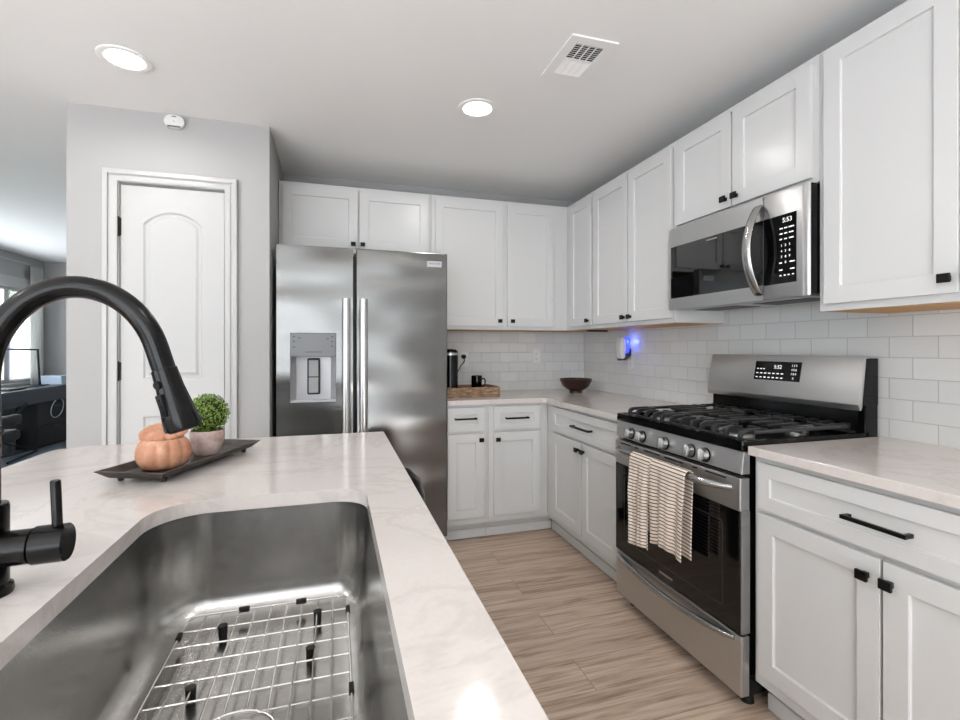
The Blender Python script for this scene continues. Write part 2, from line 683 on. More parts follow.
struct(obj('wall_office_back', MB().box(XL, PX0 + 0.1, YO, YO + 0.1, 0, ZC), M['wall']))
WY0, WY1, WZ0, WZ1 = 4.9, 7.98, 0.80, 2.02
struct(obj('wall_left', MB().plate(rect(YF, YO + 0.1, 0, ZC), [rect(WY0, WY1, WZ0, WZ1), rect(-2.8, 1.0, 0.3, 2.2)], 'x', XL - 0.1, XL), M['wall']))
struct(obj('wall_front', MB().plate(rect(XL - 0.1, XW + 0.1, 0, ZC), [rect(-3.4, 0.7, 0.15, 2.25)], 'y', YF - 0.1, YF), M['wall']))

rug = obj('bounce_rug', MB().box(-3.5, 0.1, -3.9, -0.95, 0.001, 0.012, 0.004), mat('pale_bounce', (232, 233, 236), 0.95, spec=0.1))  # pale reflector added out of view to throw sunlight up
single(rug, 'added pale rug, unseen behind the island, bouncing sunlight upward', 'rug')

# casing and door of the pantry
tm = MB()
CO = [(-1.112, 0), (-1.112, 2.145), (-0.504, 2.145), (-0.504, 0), (DX1, 0), (DX1, DZ), (DX0, DZ), (DX0, 0)]
tm.prism(CO, 'y', PY - 0.014, PY)
tm.prism([(-1.112, 0), (-1.112, 2.145), (-0.504, 2.145), (-0.504, 0), (-0.524, 0), (-0.524, 2.125), (-1.092, 2.125), (-1.092, 0)], 'y', PY - 0.024, PY - 0.014, b=0.003)
tm.prism([(-1.080, 0), (-1.080, 2.113), (-0.536, 2.113), (-0.536, 0), (DX1, 0), (DX1, DZ), (DX0, DZ), (DX0, 0)], 'y', PY - 0.019, PY - 0.014, b=0.002)
tm.box(DX0 - 0.001, DX0 + 0.004, PY, PY + 0.11, 0, DZ).box(DX1 - 0.004, DX1 + 0.001, PY, PY + 0.11, 0, DZ).box(DX0, DX1, PY, PY + 0.11, DZ - 0.004, DZ + 0.001)
struct(obj('trim_1', tm, M['trim'], smooth=35))
dx0, dx1 = DX0 + 0.009, DX1 - 0.008
arch = [(-0.947, 1.085), (-0.671, 1.085), (-0.671, 1.885)]
for k in range(1, 16):
    u = k / 16
    xx = -0.671 - 0.276 * u
    arch.append((xx, 1.885 + 0.07 * (1 - (2 * u - 1) ** 2) ** 0.9))
arch.append((-0.947, 1.885))
low = rect(-0.947, -0.671, 0.22, 0.90)
door = obj('door_1', MB().panelled(rect(dx0, dx1, 0.012, DZ - 0.016), [arch, low], PY + 0.004, PY + 0.04,
                                   [(0.004, 0.0), (0.012, 0.007), (0.022, 0.007), (0.034, 0.001)]), M['trim'], smooth=25)
struct(door)
for z in (1.86, 1.13, 0.3):
    obj('hinge', MB().cyl((dx0 - 0.009, PY - 0.004, z - 0.05), (dx0 - 0.009, PY - 0.004, z + 0.05), 0.006, n=12).box(dx0 - 0.009, dx0 + 0.003, PY + 0.001, PY + 0.004, z - 0.045, z + 0.045), M['hinge'], door, 40, label='dark bronze hinge')
kn = MB()
kn.cyl((-0.61, PY + 0.004, 0.93), (-0.61, PY - 0.006, 0.93), 0.03)
kn.cyl((-0.61, PY - 0.006, 0.93), (-0.61, PY - 0.04, 0.93), 0.011)
kn.cyl((-0.61, PY - 0.04, 0.93), (-0.61, PY - 0.065, 0.93), 0.027, 0.022)
obj('door_knob', kn, M['hinge'], door, 35, label='dark bronze round knob')
struct(obj('baseboard_pantry', MB().box(PX0, -1.112, PY - 0.014, PY, 0, 0.1, 0.003).box(-0.504, PX1, PY - 0.014, PY, 0, 0.1, 0.003), M['trim']))
struct(obj('baseboard_office', MB().box(XL, PX0, YO - 0.014, YO, 0.004, 0.1, 0.003).box(XL, XL + 0.014, 3.0, YO - 0.014, 0.004, 0.1, 0.003), M['trim']))

# tiled backsplash
struct(obj('wall_tile_right', MB().box(XW - 0.008, XW, 0.3, YB - 0.008, 0.70, 1.46), M['tile_right']))
struct(obj('wall_tile_back', MB().box(0.62, XW, YB - 0.008, YB, 0.914, 1.40), M['tile_back']))


# ------------------------------------------------------------------ cabinets
def shaker(x0, x1, z0, z1, f=0.056, dep=0.009, th=0.02):
    mb = MB()
    mb.panelled(rect(x0, x1, z0, z1), [rect(x0 + f, x1 - f, z0 + f, z1 - f)], -th, -0.0005, [(0.0, dep - 0.002), (0.0025, dep)])
    return mb


def add_bevel(o, w=0.0015, seg=2):
    b = o.modifiers.new('bevel', 'BEVEL')
    b.width, b.segments, b.limit_method, b.angle_limit = w, seg, 'ANGLE', R(40)
    b.use_clamp_overlap = True
    return o


def knob(parent, x, z):
    mb = MB().box(x - 0.007, x + 0.007, -0.037, -0.0205, z - 0.007, z + 0.007).box(x - 0.015, x + 0.015, -0.046, -0.037, z - 0.013, z + 0.013, 0.0015)
    return obj('knob', mb, M['black'], parent, label='small square black knob')


def pull(parent, x0, x1, z):
    mb = MB().box(x0, x1, -0.052, -0.042, z - 0.0055, z + 0.0055, 0.001)
    for x in (x0 + 0.006, x1 - 0.006):
        mb.box(x - 0.005, x + 0.005, -0.043, -0.0205, z - 0.005, z + 0.005)
    return obj('pull', mb, M['black'], parent, label='slim black bar pull')


def cabinet(name, label, loc, rz, w, d, z0, z1, fronts, base=False, under=True, group=None, toe=(0.0, 0.0)):
    t_ = thing(name, label, 'cabinet', loc, rz, group)
    zb = z0 + (0.112 if base else 0)
    body = MB().box(0, w, 0, d, zb, z1, 0.0015)
    obj('body', body, M['paint'], t_)
    if base:
        tk = MB().box(-toe[0], w + toe[1], 0.065, 0.08, z0, z0 + 0.112)
        tk.box(-toe[0], w + toe[1], 0.052, 0.065, z0 + 0.004, z0 + 0.062, 0.003)
        obj('toe_kick', tk, M['paint'], t_)
    elif under:
        obj('underside', MB().box(0.018, w - 0.018, 0.02, d - 0.004, zb - 0.002, zb + 0.004), M['tan'], t_, label='tan wood underside')
    for f in fronts:
        kind, x0, x1, a0, a1 = f[:5]
        o = obj('drawer' if kind == 'drawer' else 'door', shaker(x0, x1, a0, a1, f=0.045 if kind == 'drawer' else 0.058), M['paint'], t_)
        add_bevel(o)
        for h in f[5:]:
            if h[0] == 'knob':
                knob(o, h[1], h[2])
            else:
                pull(o, h[1], h[2], h[3])
    return t_


UB, UT = 1.378, 2.308
DB, DT = 1.402, 2.28
GU = 'white upper wall cabinets'
# back wall: the one over the refrigerator, then the wide one with two doors
X0 = -0.345
cabinet('wall_cabinet', 'white two-door wall cabinet above the refrigerator', (X0, 3.275, 0), 0, 0.975, 0.31, 1.87, UT,
        [('door', 0.025, 0.485, 1.90, DT, ('knob', 0.455, 1.926)), ('door', 0.497, 0.955, 1.90, DT, ('knob', 0.515, 1.926))], group=GU)
cabinet('wall_cabinet', 'tall white two-door wall cabinet above the coffee maker', (0.632, 3.275, 0), 0, 1.35, 0.31, UB, UT,
        [('door', 0.026, 0.524, DB, DT, ('knob', 0.492, 1.440)), ('door', 0.555, 0.919, DB, DT, ('knob', 0.588, 1.440))], group=GU)
XU = 1.67
DU = XW - XU
# right wall (local x runs towards the camera, local y into the wall)
cabinet('wall_cabinet', 'narrow white single-door wall cabinet in the corner above the bowl', (XU, 3.274, 0), -90, 3.274 - 2.884, DU, UB, UT,
        [('door', 0.075, 0.380, DB, DT, ('knob', 0.352, 1.434))], group=GU)
cabinet('wall_cabinet', 'tall white two-door wall cabinet above the air freshener', (XU, 2.883, 0), -90, 2.883 - 2.068, DU, UB, UT,
        [('door', 0.024, 0.413, DB, DT, ('knob', 0.386, 1.430)), ('door', 0.423, 0.800, DB, DT, ('knob', 0.452, 1.430))], group=GU)
cabinet('wall_cabinet', 'short white two-door wall cabinet directly above the microwave', (XU, 2.067, 0), -90, 2.067 - 1.3045, DU, 1.848, UT,
        [('door', 0.018, 0.375, 1.866, DT, ('knob', 0.350, 1.902)), ('door', 0.384, 0.742, 1.866, DT, ('knob', 0.410, 1.902))], group=GU)
cabinet('wall_cabinet', 'large white wall cabinet right of the microwave, cut by the frame edge', (XU, 1.3035, 0), -90, 0.90, DU, UB, UT,
        [('door', 0.028, 0.412, DB, 2.292, ('knob', 0.390, 1.443)), ('door', 0.421, 0.80, DB, 2.292, ('knob', 0.452, 1.443))], group=GU)

GB = 'white base cabinets'
BT = 0.884
D0, D1, A0, A1 = 0.158, 0.697, 0.712, 0.866
cabinet('base_cabinet', 'white base cabinet beside the refrigerator, under the coffee maker', (0.674, 2.975, 0), 0, 0.276, 0.61, 0, BT,
        [('drawer', 0.002, 0.244, A0, A1, ('pull', 0.044, 0.188, 0.797)), ('door', 0.002, 0.244, D0, D1, ('knob', 0.220, 0.658))], base=True, group=GB)
cabinet('base_cabinet', 'white base cabinet against the inner corner on the back wall', (0.951, 2.975, 0), 0, 0.42, 0.61, 0, BT,
        [('drawer', 0.034, 0.360, A0, A1, ('pull', 0.108, 0.268, 0.790)), ('door', 0.034, 0.360, D0, D1, ('knob', 0.056, 0.655))], base=True, group=GB, toe=(0, 0.052))
XB = 1.372
cabinet('base_cabinet', 'white two-door base cabinet left of the range', (XB, 2.974, 0), -90, 2.974 - 2.068, XW - XB, 0, BT,
        [('drawer', 0.105, 0.884, A0, A1, ('pull', 0.412, 0.626, 0.787)), ('door', 0.105, 0.492, D0, D1, ('knob', 0.466, 0.655)), ('door', 0.502, 0.884, D0, D1, ('knob', 0.530, 0.655))], base=True, group=GB, toe=(0.052, 0))
cabinet('base_cabinet', 'white two-door base cabinet right of the range, nearest the camera', (XB, 1.298, 0), -90, 0.90, XW - XB, 0, BT,
        [('drawer', 0.026, 0.79, A0, A1, ('pull', 0.322, 0.482, 0.787)), ('door', 0.026, 0.403, D0, D1, ('knob', 0.372, 0.646)), ('door', 0.411, 0.79, D0, D1, ('knob', 0.430, 0.646))], base=True, group=GB)

# worktops
def worktop(name, mb, label):
    o = obj(name, mb, M['quartz'])
    add_bevel(o, 0.003, 3)
    return single(o, label, 'countertop')


cp = [(0.674, 2.945), (1.30, 2.945)]
for k in range(0, 7):
    a = R(90 - 90 * k / 6)
    cp.append((1.30 + 0.04 * math.cos(a), 2.905 + 0.04 * math.sin(a)))
cp += [(1.34, 2.0685), (XW - 0.009, 2.0685), (XW - 0.009, YB - 0.009), (0.674, YB - 0.009)]
worktop('countertop', MB().plate(cp, [], 'z', BT, 0.914), 'L-shaped white quartz countertop in the corner, under the bowl')
worktop('countertop', MB().plate([(1.34, 0.40), (XW - 0.009, 0.40), (XW - 0.009, 1.3), (1.34, 1.3)], [], 'z', BT, 0.914), 'straight white quartz countertop right of the range')

# ------------------------------------------------------------------ island
IX0, IX1, IY0, IY1 = -0.885, 0.183, -0.75, 1.945
HX0, HX1, HY0, HY1 = -0.362, 0.068, 0.36, 1.184
hole = rrect(HX0, HX1, HY0, HY1, [0.08, 0.07, 0.075, 0.105], 12)
worktop('countertop', MB().plate(rrect(IX0, IX1, IY0, IY1, [0.06, 0.01, 0.012, 0.09], 10), [hole], 'z', BT, 0.914), 'white quartz island countertop with the sink cut-out')
isl = thing('island_cabinet', 'white island cabinet under the sink countertop', 'cabinet', (-0.18, 0.6, 0))
ib = MB()
for (a, b_, c, d_) in ((-0.44, 0.30, 1.24, 1.26), (-0.44, 0.30, -1.28, -1.26), (-0.44, -0.42, -1.26, 1.24), (0.28, 0.30, -1.26, 1.24)):
    ib.box(a, b_, c, d_, 0.10, BT)
obj('body', ib, M['paint'], isl)
obj('toe_kick', MB().box(-0.42, 0.24, -1.24, 1.22, 0, 0.10), M['paint'], isl)
for k in range(4):
    y0 = -1.24 + k * 0.62
    dm = shaker(0.02, 0.60, 0.13, 0.86)
    dm.rot(Matrix.Translation((0.30, y0, 0)) @ Matrix.Rotation(R(90), 4, 'Z'))
    obj('door', dm, M['paint'], isl)

# sink bowl
sk = thing('sink', 'undermount stainless steel sink bowl in the island', 'sink', (-0.147, 0.772, 0.66))
SB = 0.0


def bowl_loop(ins, z):
    return [(x + 0.147, y - 0.772, z) for (x, y) in inset(hole, ins)]


prof = [(-0.022, 0.2225), (-0.002, 0.2225), (-0.002, 0.2222), (-0.001, 0.21), (0.006, 0.06), (0.008, 0.045), (0.014, 0.026), (0.024, 0.012), (0.038, 0.004), (0.054, 0.0005), (0.062, 0.0)]
sb = MB()
rings = []
for (i_, z_) in prof:
    rings.append([sb.bm.verts.new(p) for p in bowl_loop(i_, z_)])
for a, b_ in zip(rings[:-1], rings[1:]):
    for j in range(len(a)):
        k = (j + 1) % len(a)
        sb.bm.faces.new((a[j], a[k], b_[k], b_[j]))
sb.bm.faces.new(rings[-1])
so = obj('bowl', sb, M['sink'], sk, 50)
sm = so.modifiers.new('thick', 'SOLIDIFY')
sm.thickness, sm.offset = 0.0015, -1
dr = MB().lathe([(0.056, 0.004), (0.054, 0.006), (0.046, 0.005), (0.040, 0.001), (0.0, 0.0008)], 0, 0, 32)
obj('drain', dr, M['chrome'], sk, 40)

# sink grid
gd = thing('sink_grid', 'steel wire grid with black rubber feet in the sink', 'sink grid', (-0.133, 0.76, 0.685))
gx, gy = 0.158, 0.375
wr = 0.0019
o_ = MB().tube([(x, y, 0) for (x, y) in rrect(-gx, gx, -gy, gy, 0.022, 5)], 0.0026, 8, closed=True)
obj('outer_frame', o_, M['wire'], gd, 60)
cw = MB()
CR = 0.062
cx0, cy0 = -0.012, -0.005
xs = [-gx + 2 * gx * k / 10 for k in range(1, 10)]
for x in xs:
    hit = abs(x - cx0) < CR
    segs = [(-gy, gy)]
    if hit:
        h = math.sqrt(CR * CR - (x - cx0) ** 2)
        segs = [(-gy, cy0 - h), (cy0 + h, gy)]
    for (a, b_) in segs:
        cw.tube([(x, a, 0.0), (x, b_, 0.0)], wr, 6)
for k in range(1, 14):
    y = -gy + 2 * gy * k / 14
    hit = abs(y - cy0) < CR
    segs = [(-gx, gx)]
    if hit:
        h = math.sqrt(CR * CR - (y - cy0) ** 2)
        segs = [(-gx, cx0 - h), (cx0 + h, gx)]
    for (a, b_) in segs:
        cw.tube([(a, y, -0.0034), (b_, y, -0.0034)], wr, 6)
obj('cross_wires', cw, M['wire'], gd, 60)
obj('drain_ring', MB().tube([(cx0 + CR * math.cos(2 * PI * k / 40), cy0 + CR * math.sin(2 * PI * k / 40), 0) for k in range(40)], 0.0026, 8, closed=True), M['wire'], gd, 60)
for (x, y) in ((-0.085, 0.317), (0.096, 0.318), (-0.096, 0.135), (0.088, 0.19), (-0.1, -0.3), (0.1, -0.3)):
    obj('rubber_foot', MB().cyl((x, y, -0.0245), (x, y, 0.003), 0.0075, 0.0085, 14), M['rubber'], gd, 40, label='black rubber foot')
for (x, y, v) in ((-0.055, gy, 0), (0.06, gy, 0), (gx, 0.31, 1), (gx, 0.06, 1), (-gx, 0.3, 1), (-gx, 0.02, 1)):
    a, b_ = (0.0045, 0.011) if v else (0.011, 0.0045)
    obj('bumper', MB().box(x - a, x + a, y - b_, y + b_, -0.005, 0.005, 0.002), M['rubber'], gd, label='black rubber bumper clip')

# ------------------------------------------------------------------ faucet
FX, FY = -0.4511, 0.8086
fc = thing('faucet', 'tall black gooseneck pull-down faucet on the island', 'faucet', (FX, FY, 0.914), 4.7)
obj('base', MB().lathe([(0, 0), (0.0285, 0), (0.0295, 0.004), (0.0285, 0.011), (0.025, 0.014), (0, 0.014)]), M['bronze'], fc, 40)
obj('valve_body', MB().lathe([(0.0, 0.014), (0.0245, 0.014), (0.0245, 0.118), (0.0235, 0.122), (0.019, 0.123), (0, 0.123)]), M['bronze'], fc, 40)
pts = [(0, 0, 0.123), (0, 0, 0.18), (0, 0, 0.24), (0, 0, 0.287)]
ar, az, bz_ = 0.1012, 0.2878, 0.132
for k in range(1, 33):
    a = R(180 - 160 * k / 32)
    pts.append((ar + ar * math.cos(a), 0, az + bz_ * math.sin(a)))
d = Vector((math.sin(R(16)), 0, -math.cos(R(16)))).normalized()
pts.append(tuple(Vector(pts[-1]) + d * 0.032))
obj('spout', MB().tube(pts, 0.0157, 20), M['bronze'], fc, 60)
p0 = Vector(pts[-1])
sh = MB()
prof = [(0.0, 0.0160), (0.001, 0.0170), (0.008, 0.0174), (0.032, 0.0188), (0.065, 0.0228), (0.089, 0.0258), (0.094, 0.0250)]
sh.tube([p0 + d * a for a, r_ in prof], [r_ for a, r_ in prof], 28)
sp_ = obj('spray_head', sh, M['bronze'], fc, 40)
fdir = (Vector((-0.55, -0.80, -0.2))).normalized()
fdir = (fdir - d * fdir.dot(d)).normalized()
xd = fdir.cross(d)
bp = p0 + d * 0.022 + fdir * 0.0165
obj('spray_button', MB().cyl(bp, bp + fdir * 0.0050, 0.0068, 0.0058, 16), M['black'], sp_, 40)
q = Matrix(((xd.x, d.x, fdir.x, 0), (xd.y, d.y, fdir.y, 0), (xd.z, d.z, fdir.z, 0), (0, 0, 0, 1)))
rk = MB().box(-0.0055, 0.0055, -0.017, 0.017, -0.004, 0.004, 0.002)
for yy in (-0.009, 0, 0.009):
    rk.cyl((0, yy, 0.003), (0, yy, 0.0052), 0.0024, n=10)
rk.rot(Matrix.Translation(p0 + d * 0.053 + fdir * 0.0215) @ q)
obj('spray_rocker', rk, M['black'], sp_, 40)
obj('nozzle', MB().cyl(p0 + d * 0.0935, p0 + d * 0.0965, 0.0215, 0.0205, 28), M['rubber'], sp_, 40)
obj('handle_stem', MB().tube([(0.0, 0, 0.060), (0.050, 0, 0.060)], 0.0235, 24), M['bronze'], fc, 40)
hd = obj('handle', MB().tube([(0.0525, 0, 0.060), (0.0535, 0, 0.060), (0.0890, 0, 0.060), (0.0910, 0, 0.060)], [0.0240, 0.0258, 0.0258, 0.0240], 28), M['bronze'], fc, 40)
obj('lever', MB().tube([(0.078, 0, 0.080), (0.0755, 0, 0.146), (0.0755, 0, 0.148)], [0.0062, 0.0062, 0.0052], 14), M['bronze'], hd, 40)

# ------------------------------------------------------------------ tray with pumpkin jar and topiary
TC = (-0.400, 1.552)
ta = 68
ty = thing('serving_tray', 'long dark wooden footed tray on the island countertop', 'tray', (TC[0], TC[1], 0.914), ta)
tl, tw = 0.215, 0.092
tb = MB()
lo = [(-tl + 0.022, -tw + 0.022), (tl - 0.022, -tw + 0.022), (tl - 0.022, tw - 0.022), (-tl + 0.022, tw - 0.022)]
hi = rect(-tl, tl, -tw, tw)
hin = rect(-tl + 0.008, tl - 0.008, -tw + 0.008, tw - 0.008)
loi = rect(-tl + 0.027, tl - 0.027, -tw + 0.027, tw - 0.027)
seq = [[(p[0], p[1], 0.012) for p in lo], [(p[0], p[1], 0.032) for p in hi], [(p[0], p[1], 0.032) for p in hin], [(p[0], p[1], 0.017) for p in loi]]
rr_ = [[tb.bm.verts.new(p) for p in lp] for lp in seq]
for a, b_ in zip(rr_[:-1], rr_[1:]):
    for j in range(4):
        tb.bm.faces.new((a[j], a[(j + 1) % 4], b_[(j + 1) % 4], b_[j]))
tb.bm.faces.new(rr_[0])
tb.bm.faces.new(rr_[-1])
add_bevel(obj('tray_body', tb, M['tray'], ty), 0.0012)
for sx in (-1, 1):
    for sy in (-1, 1):
        x, y = sx * (tl - 0.045), sy * (tw - 0.034)
        obj('foot', MB().cyl((x, y, 0), (x, y, 0.013), 0.006, 0.009, 12), M['tray'], ty, 40)
ca, sa = math.cos(R(ta)), math.sin(R(ta))


def on_tray(u, v):
    return (TC[0] + u * ca - v * sa, TC[1] + u * sa + v * ca, 0.914 + 0.0175)


pk = thing('pumpkin_jar', 'peach ceramic pumpkin jar on the dark tray, lid ajar', 'jar', on_tray(-0.100, -0.002))
fl = lambda a, z: 1 - 0.075 * abs(math.cos(a * 6)) ** 6
PS = 0.88
pb = [(0.0, 0.0), (0.045, 0.0), (0.058, 0.006), (0.068, 0.020), (0.0725, 0.038), (0.071, 0.056), (0.065, 0.072), (0.056, 0.081), (0.050, 0.083), (0.046, 0.078), (0.055, 0.060), (0.060, 0.038), (0.050, 0.012), (0.0, 0.009)]
obj('jar_body', MB().lathe([(r_ * PS, z_ * 0.93) for r_, z_ in pb], 0, 0, 96, fl), M['pumpkin'], pk, 60)
lid = MB().lathe([(r_ * 1.04, z_) for r_, z_ in [(0.052, -0.004), (0.0545, 0.0), (0.0545, 0.003), (0.051, 0.010), (0.042, 0.016), (0.028, 0.020), (0.012, 0.021), (0.0, 0.020)]], 0, 0, 96, fl)
lo_ = obj('jar_lid', lid, M['pumpkin'], pk, 60, label='ribbed lid resting askew, orange underneath')
lo_.location = (-0.006, 0.020, 0.087)
lo_.rotation_euler = (R(13), R(-6), R(20))
obj('lid_underside', MB().lathe([(r_ * 1.04, z_) for r_, z_ in [(0.052, -0.0042), (0.046, 0.0), (0.03, 0.010), (0.0, 0.014)]], 0, 0, 96, fl), M['pumpkin_in'], lo_, 60, label='orange glazed underside')
obj('stem', MB().tube([(0, 0, 0.018), (0.002, 0.0, 0.026), (0.006, 0, 0.031)], [0.007, 0.0055, 0.005], 10), M['pumpkin'], lo_, 50)

tp = thing('topiary', 'round green boxwood ball in a weathered pot on the tray', 'plant', on_tray(0.066, -0.008))
po = [(0, 0), (0.031, 0), (0.038, 0.010), (0.0445, 0.035), (0.0465, 0.062), (0.0455, 0.071), (0.042, 0.071), (0.040, 0.060), (0.0, 0.058)]
obj('pot', MB().lathe(po, 0, 0, 40), M['pot'], tp, 50)
cz, cr_ = 0.119, 0.055
fo = MB()
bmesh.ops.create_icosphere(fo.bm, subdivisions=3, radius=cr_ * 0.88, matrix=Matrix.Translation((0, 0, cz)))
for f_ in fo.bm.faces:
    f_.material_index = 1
for k in range(1900):
    z = random.uniform(-1, 1)
    a = random.uniform(0, 2 * PI)
    rr2 = math.sqrt(1 - z * z)
    nn = Vector((rr2 * math.cos(a), rr2 * math.sin(a), z))
    c = Vector((0, 0, cz)) + nn * cr_ * random.uniform(0.9, 1.07)
    tv = nn.orthogonal().normalized()
    tv = (Matrix.Rotation(random.uniform(0, 2 * PI), 3, nn) @ tv)
    bv = nn.cross(tv)
    dirv = (nn * random.uniform(0.1, 0.9) + tv).normalized()
    l_, w_ = random.uniform(0.005, 0.0085), random.uniform(0.0022, 0.0034)
    fo.bm.faces.new([fo.bm.verts.new(p) for p in (c, c + dirv * l_ * 0.5 + bv * w_, c + dirv * l_, c + dirv * l_ * 0.5 - bv * w_)])
obj('foliage', fo, [M['leaf'], M['leaf_gap']], tp)

# ------------------------------------------------------------------ refrigerator
FR = (-0.322, 2.93, 0)
fr_ = thing('refrigerator', 'side-by-side stainless steel refrigerator with door dispenser', 'refrigerator', FR)
FW = 0.990
obj('cabinet_body', MB().box(0.006, FW - 0.006, 0.075, 0.615, 0.02, 1.80, 0.004), M['grey_side'], fr_, label='dark grey cabinet body')
obj('base_grille', MB().box(0.02, FW - 0.02, 0.05, 0.075, 0.015, 0.066), M['dark_plastic'], fr_)
LX0, LX1, RX0, RX1 = 0.0, 0.4205, 0.4385, FW
FZ0, FZ1 = 0.07, 1.836
px0, px1, pz0, pz1 = 0.073, 0.324, 0.935, 1.333
ld = MB().plate(rrect(LX0, LX1, FZ0, FZ1, 0.006, 3), [rect(px0, px1, pz0, pz1)], 'y', 0.0, 0.065)
ldo = obj('door', ld, M['fridge'], fr_)
add_bevel(ldo, 0.005, 3)
ds = MB()
# recess liner
ds.box(px0, px1, 0.062, 0.066, pz0, pz1)
rl = MB()
rl.prism([(px0 + 0.001, 0.002), (px0 + 0.03, 0.05), (px0 + 0.07, 0.058), (px1 - 0.07, 0.058), (px1 - 0.03, 0.05), (px1 - 0.001, 0.002), (px1 - 0.001, 0.064), (px0 + 0.001, 0.064)], 'z', pz0 + 0.012, 1.20)
rl.prism([(px0 + 0.001, -0.004), (px1 - 0.001, -0.004), (px1 - 0.001, 0.064), (px0 + 0.001, 0.064)], 'z', pz0, pz0 + 0.012)
dis = obj('dispenser', rl, M['recess'], ldo, 30, label='grey ice and water dispenser recess')
cpn = MB().box(px0 + 0.0005, px1 - 0.0005, -0.004, 0.06, 1.197, pz1 - 0.0005, 0.002)
cp_ = obj('dispenser_panel', cpn, M['dispenser'], ldo, label='grey dispenser control panel')
pd = MB().box(0.163, 0.234, 0.036, 0.057, 0.975, 1.188, 0.008)
pdo = obj('paddle', pd, M['dark_plastic'], ldo)
obj('paddle_plate', MB().box(0.172, 0.225, 0.031, 0.037, 0.985, 1.075, 0.002).box(0.172, 0.225, 0.031, 0.037, 1.081, 1.176, 0.002), M['grey_print'], ldo, label='pale dispenser paddle plates')
for (ix, iz) in ((0.094, 1.312), (0.094, 1.285), (0.094, 1.252), (0.122, 1.305), (0.303, 1.312), (0.303, 1.285), (0.303, 1.258), (0.277, 1.300)):
    obj('icon', MB().box(ix - 0.006, ix + 0.006, -0.0046, -0.0035, iz - 0.003, iz + 0.003), M['dark_print'], ldo)
obj('icon', MB().box(0.155, 0.245, -0.0046, -0.0035, 1.222, 1.226), M['dark_print'], ldo)
rdo = obj('door', MB().box(RX0, RX1, 0.0, 0.065, FZ0, FZ1, 0.006, 3), M['fridge'], fr_)
bd = obj('badge', MB().box(0.861, 0.953, -0.003, 0.0005, 1.748, 1.784, 0.001), M['recess'], rdo, label='small bright maker badge')
text_part('badge_lettering', 'FRIGIDAIRE', 0.0135, M['dark_print'], bd, (0.907, -0.0032, 1.7685), (R(90), 0, 0))


def fridge_handle(xc, parent):
    mb = MB()
    path = []
    for k in range(25):
        u = k / 24
        z = 0.50 + 1.035 * u
        y = -0.052 - 0.016 * math.sin(PI * u)
        path.append((xc, y, z))
    a = mb
    rs = []
    for (x, y, z) in path:
        rs.append([a.bm.verts.new(p) for p in ((x - 0.022, y, z), (x - 0.014, y - 0.009, z), (x + 0.014, y - 0.009, z), (x + 0.022, y, z), (x + 0.018, y + 0.012, z), (x - 0.018, y + 0.012, z))])
    for r0, r1 in zip(rs[:-1], rs[1:]):
        for j in range(6):
            a.bm.faces.new((r0[j], r0[(j + 1) % 6], r1[(j + 1) % 6], r1[j]))
    a.bm.faces.new(rs[0])
    a.bm.faces.new(rs[-1])
    for z in (0.525, 1.51):
        mb.box(xc - 0.015, xc + 0.015, -0.05, 0.0, z - 0.025, z + 0.025, 0.004)
    o = obj('handle', mb, M['handle_steel'], parent, 50)
    return o


fridge_handle(0.382, ldo)
fridge_handle(0.480, rdo)

# ------------------------------------------------------------------ range
RG = (1.326, 2.0665, 0)
rg = thing('gas_range', 'stainless steel gas range with black cooktop and backguard', 'range', RG, -90)
W = 0.761
obj('body', MB().box(0.004, W - 0.004, 0.03, 0.60, 0.055, 0.893, 0.002), M['black_gloss'], rg, label='black side panels')
for (x, y) in ((0.05, 0.07), (W - 0.05, 0.07), (0.05, 0.55), (W - 0.05, 0.55)):
    obj('foot', MB().cyl((x, y, 0.0), (x, y, 0.056), 0.022, 0.016, 14), M['rubber'], rg, 40)
drw = obj('storage_drawer', MB().box(0.0, W, -0.006, 0.03, 0.055, 0.262, 0.005, 3), M['steel'], rg)


def bowed(x0, x1, z, y0, bow, r, zb=0.0, n=24, ry=None):
    pts_ = []
    rs = []
    for k in range(n + 1):
        u = k / n
        e = math.sin(PI * u)
        pts_.append((x0 + (x1 - x0) * u, y0 - bow * e ** 0.55, z + zb * e))
        rs.append(r * (0.55 + 0.45 * min(1, e * 3.5)))
    return MB().tube(pts_, rs, 14, ry=ry)


obj('handle', bowed(0.02, W - 0.03, 0.245, -0.006, 0.030, 0.013, zb=-0.018), M['handle_steel'], drw, 60)
# oven door
dr_ = obj('oven_door', MB().box(0.0, W, -0.012, 0.03, 0.690, 0.803, 0.004, 3).box(0.0, 0.004, -0.006, 0.03, 0.272, 0.69).box(W - 0.004, W, -0.006, 0.03, 0.272, 0.69), M['steel'], rg)
obj('glass', MB().box(0.004, W - 0.004, -0.011, 0.028, 0.272, 0.690, 0.003), M['black_glass'], dr_, label='black oven door glass')
obj('window', MB().plate(rrect(0.075, W - 0.075, 0.33, 0.640, 0.02, 4), [rrect(0.081, W - 0.081, 0.336, 0.634, 0.017, 4)], 'y', -0.0114, -0.0105), M['dark_plastic'], dr_, label='thin dark window outline')
obj('badge', MB().box(0.335, 0.418, -0.0125, -0.0105, 0.296, 0.304), M['chrome'], dr_, label='small bright maker badge')
hb = MB()
hp = []
hr = []
for k in range(31):
    u = k / 30
    e = min(1, math.sin(PI * u) * 2.6)
    hp.append((0.035 + (W - 0.07) * u, -0.012 - 0.048 * e ** 0.6 - 0.008 * math.sin(PI * u), 0.765 + 0.006 * math.sin(PI * u)))
    hr.append(0.010 + 0.0045 * e)
hb.tube(hp, hr, 16)
obj('handle', hb, M['handle_steel'], dr_, 60)
vs = MB()
